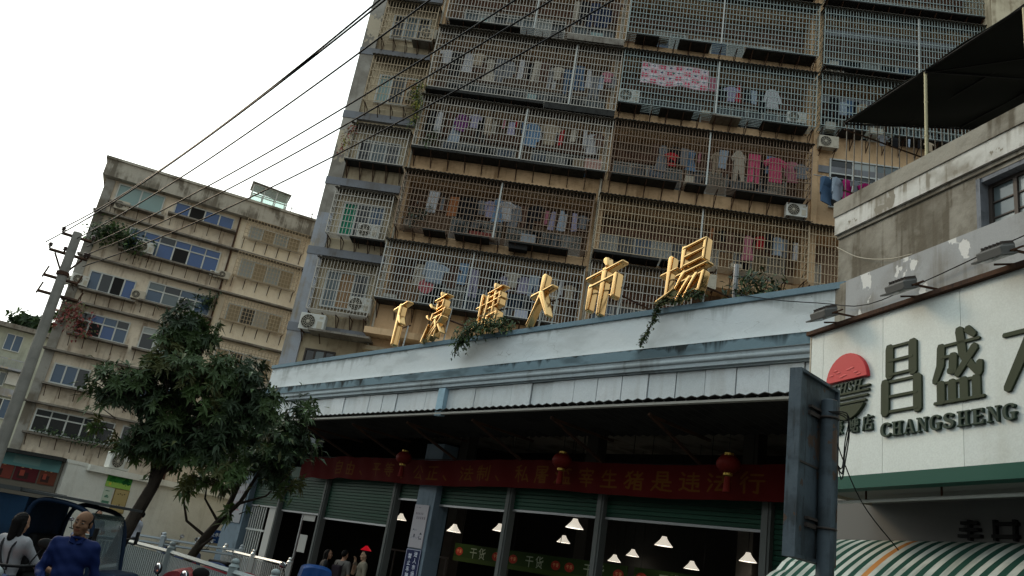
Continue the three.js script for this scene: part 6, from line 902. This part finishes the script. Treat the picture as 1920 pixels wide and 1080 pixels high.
// ---------------------------------------------------------------- scooters
const scooterProto = (() => {
  const t = thing('scooter', 'x', 'scooter', [0, 0, 0], 0, 'scooters parked and ridden along the fence');   // faces +z
  for (const z of [0.62, -0.6]) { const w = new GB().add(new THREE.TorusGeometry(0.19, 0.055, 10, 24), 0, 0.245, z, 0, Math.PI / 2).build('wheel', mats.rubber, t); const r = new GB().cyl(0.07, 0.07, 0.09, 0, 0.245, z, 14, 0, 0, Math.PI / 2); for (let i = 0; i < 5; i++) r.box(0.03, 0.3, 0.025, 0, 0.245, z, i * Math.PI / 5); r.build('rim', mats.steel, w); }
  const side = new THREE.Shape(); side.moveTo(-0.85, 0.52); side.bezierCurveTo(-0.7, 0.78, -0.4, 0.74, -0.1, 0.7); side.lineTo(-0.02, 0.36); side.lineTo(0.3, 0.33); side.lineTo(0.42, 0.85); side.lineTo(0.5, 0.9); side.bezierCurveTo(0.62, 0.7, 0.6, 0.5, 0.52, 0.33); side.lineTo(0.3, 0.24); side.lineTo(-0.3, 0.24); side.bezierCurveTo(-0.5, 0.45, -0.7, 0.46, -0.85, 0.52);
  const bg = new THREE.ExtrudeGeometry(side, { depth: 0.2, bevelEnabled: true, bevelSize: 0.03, bevelThickness: 0.045, bevelSegments: 3 }); bg.rotateY(-Math.PI / 2); bg.translate(0.1, 0, 0); new GB().add(bg).build('body', M([0.03, 0.05, 0.13], { roughness: 0.25 }), t);
  new GB().rbox(0.26, 0.09, 0.68, 0.04, 0, 0.76, -0.42).build('seat', M([0.02, 0.02, 0.02], { roughness: 0.6 }), t);
  new GB().add(new THREE.TorusGeometry(0.25, 0.035, 8, 18, Math.PI * 0.8), 0, 0.245, 0.62, 0, Math.PI / 2, 0).build('mudguard', M([0.03, 0.05, 0.13], { roughness: 0.25 }), t);
  new GB().rod(V(0, 0.25, 0.62), V(0, 1.0, 0.4), 0.03).tube([V(-0.34, 1.05, 0.32), V(-0.15, 1.02, 0.42), V(0.15, 1.02, 0.42), V(0.34, 1.05, 0.32)], 0.016).build('handlebar', mats.black, t);
  new GB().sph(0.09, 0, 0.93, 0.5, 1, 0.9, 0.6).build('headlight', mats.glassPale, t);
  new GB().rbox(0.14, 0.06, 0.03, 0.012, 0, 0.6, -0.87).build('tail_lamp', M([0.35, 0.03, 0.02], { roughness: 0.3 }), t);
  for (const s of [1, -1]) { const m = new GB().rod(V(s * 0.26, 1.05, 0.36), V(s * 0.34, 1.24, 0.33), 0.008).sph(0.075, s * 0.36, 1.28, 0.33, 1.2, 0.75, 0.28, 14).build('mirror', mats.black, t); new GB().sph(0.066, s * 0.36, 1.28, 0.318, 1.2, 0.75, 0.2, 14).build('mirror_glass', mats.chrome, m); }
  return t;
})();
let scN = 0; function scooter(x, z, ry, label) { const o = scN++ ? copy(scooterProto) : scooterProto; o.position.set(x, 0.0, z); o.rotation.y = ry; o.userData.label = label; return o; }
scooter(-2.95, -7.95, rad(128), 'blue scooter with pale mirrors at the bottom edge beside the man in blue');
scooter(-2.55, -9.3, rad(140), 'second dark scooter at the bottom edge in front of the railing');
scooter(-9.35, -24.6, rad(-80), 'scooter ridden by the man in a white shirt before the white wall');
scooter(-8.7, -26.3, rad(-60), 'scooter with round mirrors parked under the white wall right of the rider');
scooter(-7.6, -26.0, rad(-70), 'scooter parked behind the thin tree trunk near the blue sign');
scooter(-10.9, -24.9, rad(-50), 'scooter beside the woman in grey before the white wall');
scooter(-4.95, -9.7, rad(165), 'dark scooter carrying the girl in white at the lower left corner');
scooter(-3.1, -15.2, rad(30), 'dark scooter parked by the red cover before the market');
// people
person('balding man in a long sleeved blue shirt standing in front of the blue tricycle', [-3.69, 0, -8.31], 0.3, { shirt: [0.004, 0.013, 0.07], pants: [0.015, 0.015, 0.018], skin: [0.17, 0.09, 0.052], bald: true, sleeve: 'long', turn: -0.3, tilt: -0.05, res: 112, headRes: 72, collar: true, wrinkle: true, fat: 0.94, female: false, arms: [[[0.24, 1.1, -0.04], [0.22, 0.88, 0.1]], [[-0.23, 1.11, 0.02], [-0.15, 1.02, 0.24]]] });
person('girl in a white T-shirt with dark shoulder straps seated on a scooter, seen from behind', [-5.0, 0, -9.75], rad(165), { pose: 'ride', shirt: [0.26, 0.26, 0.27], pants: [0.03, 0.04, 0.07], long: true, female: true, straps: true, h: 1.6, seat: 0.84, arms: [[[0.27, 1.15, 0.14], [0.3, 1.08, 0.4]], [[-0.27, 1.15, 0.14], [-0.3, 1.08, 0.4]]] });
person('person with dark hair and a brown top at the very left edge by the tricycle', [-5.65, 0, -9.5], rad(150), { pose: 'ride', shirt: [0.14, 0.07, 0.05], seat: 0.82, female: true, tail: true, h: 1.6 });
person('man in a white shirt seated on a scooter before the white wall', [-9.4, 0, -24.65], rad(-80), { pose: 'ride', shirt: [0.5, 0.52, 0.58], pants: [0.05, 0.06, 0.08], seat: 0.98, h: 1.72, arms: [[[0.26, 1.15, 0.15], [0.3, 1.08, 0.42]], [[-0.26, 1.15, 0.15], [-0.3, 1.08, 0.42]]] });
person('woman with long dark hair in a grey dress before the white wall', [-10.05, 0, -23.4], rad(40), { shirt: [0.17, 0.17, 0.18], dress: true, female: true, long: true, turn: 0.4, h: 1.64, arms: [[[0.25, 1.12, 0.02], [0.12, 1.02, 0.2]], [[-0.25, 1.12, 0.02], [-0.12, 1.02, 0.2]]] });
person('dark clothed person leaning forward at the market entrance, left of the one with a backpack', [-3.6, 0, -22.0], rad(105), { shirt: [0.02, 0.02, 0.022], lean: 0.1, female: true, long: true, h: 1.63 });
person('person with a dark backpack and pale top at the market entrance', [-3.1, 0, -22.1], rad(150), { shirt: [0.14, 0.13, 0.12], bag: [0.03, 0.022, 0.03], h: 1.68 });
person('man in a beige shirt holding a hand to his face at the market entrance', [-2.58, 0, -22.1], rad(-70), { shirt: [0.22, 0.2, 0.15], pants: [0.08, 0.08, 0.075], h: 1.74, skin: [0.42, 0.27, 0.18], arms: [[[0.27, 1.1, 0.0], [0.25, 0.88, 0.08]], [[-0.24, 1.13, 0.16], [-0.1, 1.38, 0.2]]] });

// ---------------------------------------------------------------- blue cargo tricycle
{
  const t = thing('cargo_tricycle', 'dark blue cargo tricycle with a roofed cab and tarpaulin bed at the lower left', 'tricycle', [-5.3, 0, -11.6], 0.1);   // front to +x
  const blue = M([0.008, 0.02, 0.045], { roughness: 0.45 }), deep = M([0.012, 0.02, 0.035], { roughness: 0.6 }), tarp = MT(weather([0.01, 0.035, 0.075], [0.006, 0.016, 0.03], { s: 181, metres: 2 }), { roughness: 0.7 });
  new GB().ab(-4.2, -0.35, 0.55, 1.72, -0.75, 0.72).build('tarpaulin_bed', tarp, t);
  const rf = new GB().box(3.9, 0.05, 1.6, -2.4, 1.795, 0, 0, 0, 0.0).box(1.25, 0.035, 1.5, 0.02, 1.785, 0, 0, 0, -0.02); rf.build('roof', M([0.06, 0.065, 0.065], { roughness: 0.6 }), t);
  new GB().tube([V(-0.3, 0.6, 0.7), V(-0.32, 1.3, 0.7), V(-0.25, 1.68, 0.7), V(0.1, 1.72, 0.7), V(0.42, 1.62, 0.7), V(0.55, 1.3, 0.7), V(0.62, 0.8, 0.68)], 0.032, 40, 8).tube([V(-0.3, 0.6, -0.7), V(-0.25, 1.68, -0.7), V(0.1, 1.72, -0.7), V(0.42, 1.62, -0.7), V(0.62, 0.8, -0.68)], 0.032, 40, 8).rod(V(0.42, 1.62, -0.7), V(0.42, 1.62, 0.7), 0.03).build('cab_frame', blue, t);
  new GB().box(0.02, 0.85, 1.32, 0.52, 1.24, 0, 0, 0, 0.18).build('windshield', new THREE.MeshPhysicalMaterial({ color: new THREE.Color().setRGB(0.6, 0.68, 0.72), transmission: 0.85, roughness: 0.08, thickness: 0 }), t);
  new GB().rbox(0.5, 0.7, 1.1, 0.12, 0.72, 0.62, 0).rbox(0.9, 0.2, 1.3, 0.05, 0.1, 0.45, 0).build('cab_body', blue, t);
  new GB().rbox(0.4, 0.16, 0.9, 0.05, -0.05, 0.75, 0).rbox(0.12, 0.5, 0.9, 0.05, -0.26, 1.05, 0).build('seat', mats.black, t);
  new GB().tube([V(0.45, 1.05, -0.35), V(0.5, 1.0, 0), V(0.45, 1.05, 0.35)], 0.018).build('handlebar', mats.black, t);
  for (const [x, z] of [[0.85, 0], [-3.2, 0.72], [-3.2, -0.72]]) { const w = new GB().add(new THREE.TorusGeometry(0.24, 0.07, 8, 22), x, 0.31, z).build('wheel', mats.rubber, t); new GB().cyl(0.17, 0.17, 0.06, x, 0.31, z, 16, Math.PI / 2).build('rim', mats.steel, w); }
  for (const s of [1, -1]) { new GB().rod(V(0.5, 1.35, s * 0.7), V(0.62, 1.4, s * 0.88), 0.012).rbox(0.03, 0.18, 0.11, 0.012, 0.63, 1.4, s * 0.92).build('mirror', mats.black, t); new GB().sph(0.08, 0.96, 0.85, s * 0.3, 0.6, 1, 1).build('headlight', mats.glassPale, t); }
}
// glowing tail lamp at the left edge: red-orange bulb on the girl's scooter is lit
{
  const e = new THREE.MeshStandardMaterial({ color: 0xff6a20, emissive: 0xff5a18, emissiveIntensity: 3.5, roughness: 0.4 });
  const p = thing('tail_light', 'lit orange tail light low at the left edge', 'lamp', [-4.98, 0.83, -9.02]); new GB().rbox(0.09, 0.06, 0.04, 0.015, 0, 0, 0).build('housing', mats.red, p); new GB().sph(0.032, 0, 0.005, 0.025, 1.2, 0.8, 0.6).build('bulb', e, p);
  const l = new THREE.PointLight(0xff7a30, 0.06, 0, 2); l.position.set(-4.98, 0.85, -8.93); l.castShadow = true; l.name = 'tail_light_glow'; scene.add(l);
}
// ---------------------------------------------------------------- railings
function picketRail(label, pts, h, o = {}) {
  const t = thing('railing', label, 'railing', [pts[0][0], 0.0, pts[0][1]]), m = o.mat ?? M([0.26, 0.3, 0.3], { roughness: 0.5 }), O = V(pts[0][0], 0, pts[0][1]);
  const P = pts.map(([x, z]) => V(x, 0, z).sub(O));
  for (let i = 0; i < P.length; i++) { if (o.noPost?.includes(i)) continue; const q = new GB(); q.rbox(0.14, h + 0.08, 0.14, 0.02, P[i].x, (h + 0.08) / 2, P[i].z).cyl(0.05, 0.09, 0.05, P[i].x, h + 0.1, P[i].z, 12).sph(0.065, P[i].x, h + 0.15, P[i].z, 1, 0.8, 1); q.build('post', m, t); }
  for (let i = 0; i < P.length - 1; i++) {
    const a = P[i], b = P[i + 1], d = b.clone().sub(a), L = d.length(), u = d.clone().normalize(), n = o.gap ? Math.round(L / o.gap) : 0, A = V(0, 1, 0);
    const e = a.clone().addScaledVector(u, 0.07), f = b.clone().addScaledVector(u, -0.07); for (const y of o.rails ?? [h, 0.16]) new GB().bar(e.clone().setY(y), f.clone().setY(y), 0.05, 0.06).build('rail', m, t);
    for (let k = 1; k < n; k++) { const p = a.clone().addScaledVector(d, k / n); if (Math.abs(k / n * L - L / 2) < 0 ) continue; new GB().box(o.pw ?? 0.055, h - 0.2, 0.028, 0, 0, 0).build('picket', m, t).position.set(p.x, h / 2 - 0.005 + 0.04, p.z); t.children.at(-1).rotation.y = Math.atan2(-u.z, u.x); }
  }
  return t;
}
picketRail('white picket railing with capped posts in front of the leaning tree', [[-8.05, -18.1], [-7.72, -19.6], [-5.76, -17.1], [-3.5, -13.4], [-2.54, -11.9]], 1.13, { gap: 0.125 });
picketRail('low double bar white railing behind the picket railing by the rider', [[-10.0, -25.6], [-9.1, -26.05], [-8.2, -26.5], [-7.0, -27.1]], 1.13, { rails: [1.13, 0.98], gap: 0, mat: M([0.42, 0.46, 0.48]) });
picketRail('bright topped metal railing before the left market bays', [[-7.63, -27.6], [-6.2, -25.5], [-4.64, -23.2]], 1.08, { gap: 0.14, pw: 0.025, rails: [1.08, 0.15], mat: M([0.6, 0.6, 0.58], { metalness: 0.5, roughness: 0.25 }) });
// red cover and blue sheeted load
function drape(label, name, pos, ry, w, d, h, m, cat, kids) {
  const t = thing(name, label, cat, pos, ry), g = new THREE.BoxGeometry(w, h, d, 22, 12, 22), p = g.attributes.position;
  for (let i = 0; i < p.count; i++) { let x = p.getX(i), y = p.getY(i), z = p.getZ(i); const k = 0.5 - y / h, rx = x / w * 2, rz = z / d * 2; y -= 0.16 * h * (Math.pow(Math.abs(rx), 3) + Math.pow(Math.abs(rz), 3)) * (1 - k) + 0.12 * h * fbm(x * 3 + 9, z * 3 + 9, 64, 64, 7) * (1 - k); const f = 1 + 0.1 * k + 0.06 * k * Math.sin(Math.atan2(z, x) * 9); p.setXYZ(i, x * f, y + h / 2, z * f); }
  g.computeVertexNormals(); new GB().add(g).build('cover', m, t); kids?.(t); return t;
}
drape('crimson tarpaulin thrown over a parked cart behind the picket railing', 'covered_cart', [-4.35, 0.12, -16.0], 0.9, 1.9, 0.9, 0.98, M([0.16, 0.008, 0.015], { roughness: 0.6 }), 'covered cart', (t) => { for (const x of [-0.55, 0.55]) new GB().add(new THREE.TorusGeometry(0.2, 0.05, 8, 18), x, 0.12, 0.46).build('wheel', mats.rubber, t); });
drape('bright blue plastic sheet over a load in front of the market', 'blue_sheet', [-2.6, 1.08, -15.4], 0.3, 0.5, 0.45, 0.33, M([0.006, 0.045, 0.17], { roughness: 0.35 }), 'plastic sheet');
{ const t = thing('stall_cart', 'grey cart of stacked cartons under the bright blue sheet', 'cart', [-2.6, 0, -15.4], 0.3); new GB().ab(-0.55, 0.55, 0.3, 0.42, -0.4, 0.4).build('platform', mats.steel, t); [[-0.28, 0.6, 0.5, 0.34], [0.27, 0.6, 0.46, 0.36], [0, 0.93, 0.6, 0.28]].forEach(([x, y, w, h]) => new GB().rbox(w, h, 0.7, 0.01, x, y - 0.01, 0).build('carton', M([0.3, 0.31, 0.32]), t)); for (const x of [-0.4, 0.4]) for (const z of [-0.35, 0.35]) new GB().add(new THREE.TorusGeometry(0.12, 0.035, 6, 16), x, 0.155, z).build('wheel', mats.rubber, t); }
// the street's other side, unseen, added to block low sky and darken reflections
[[-14, 15, 0.3, 26, 14, 'unseen grey block added across the road to shade the market, left part'], [29, 8, -1.35, 34, 17, 'unseen grey block added across the road to darken the gold letters, right part'], [-36, -4, 1.35, 34, 16, 'unseen grey block added at the far left of the road to block low sky']].forEach(([x, z, r, w, h, l]) => { const b = thing('added_shade_building', l, 'building', [x, 0, z], Math.PI + r); new GB().ab(-w / 2, w / 2, 0, h, -10, 0).build('wall', M([0.2, 0.19, 0.18]), b); for (let i = 0; i < 4; i++) for (let j = 0; j < 6; j++) new GB().ab(-w / 2 + 1.5 + j * 3.8, -w / 2 + 3.8 + j * 3.8, 1.5 + i * 3.1, 3.1 + i * 3.1, 0, 0.05).build('window', gg, b); });
scene.traverse((o) => { if (o.isMesh) { o.castShadow = true; o.receiveShadow = true; } });
renderer.render(scene, camera);
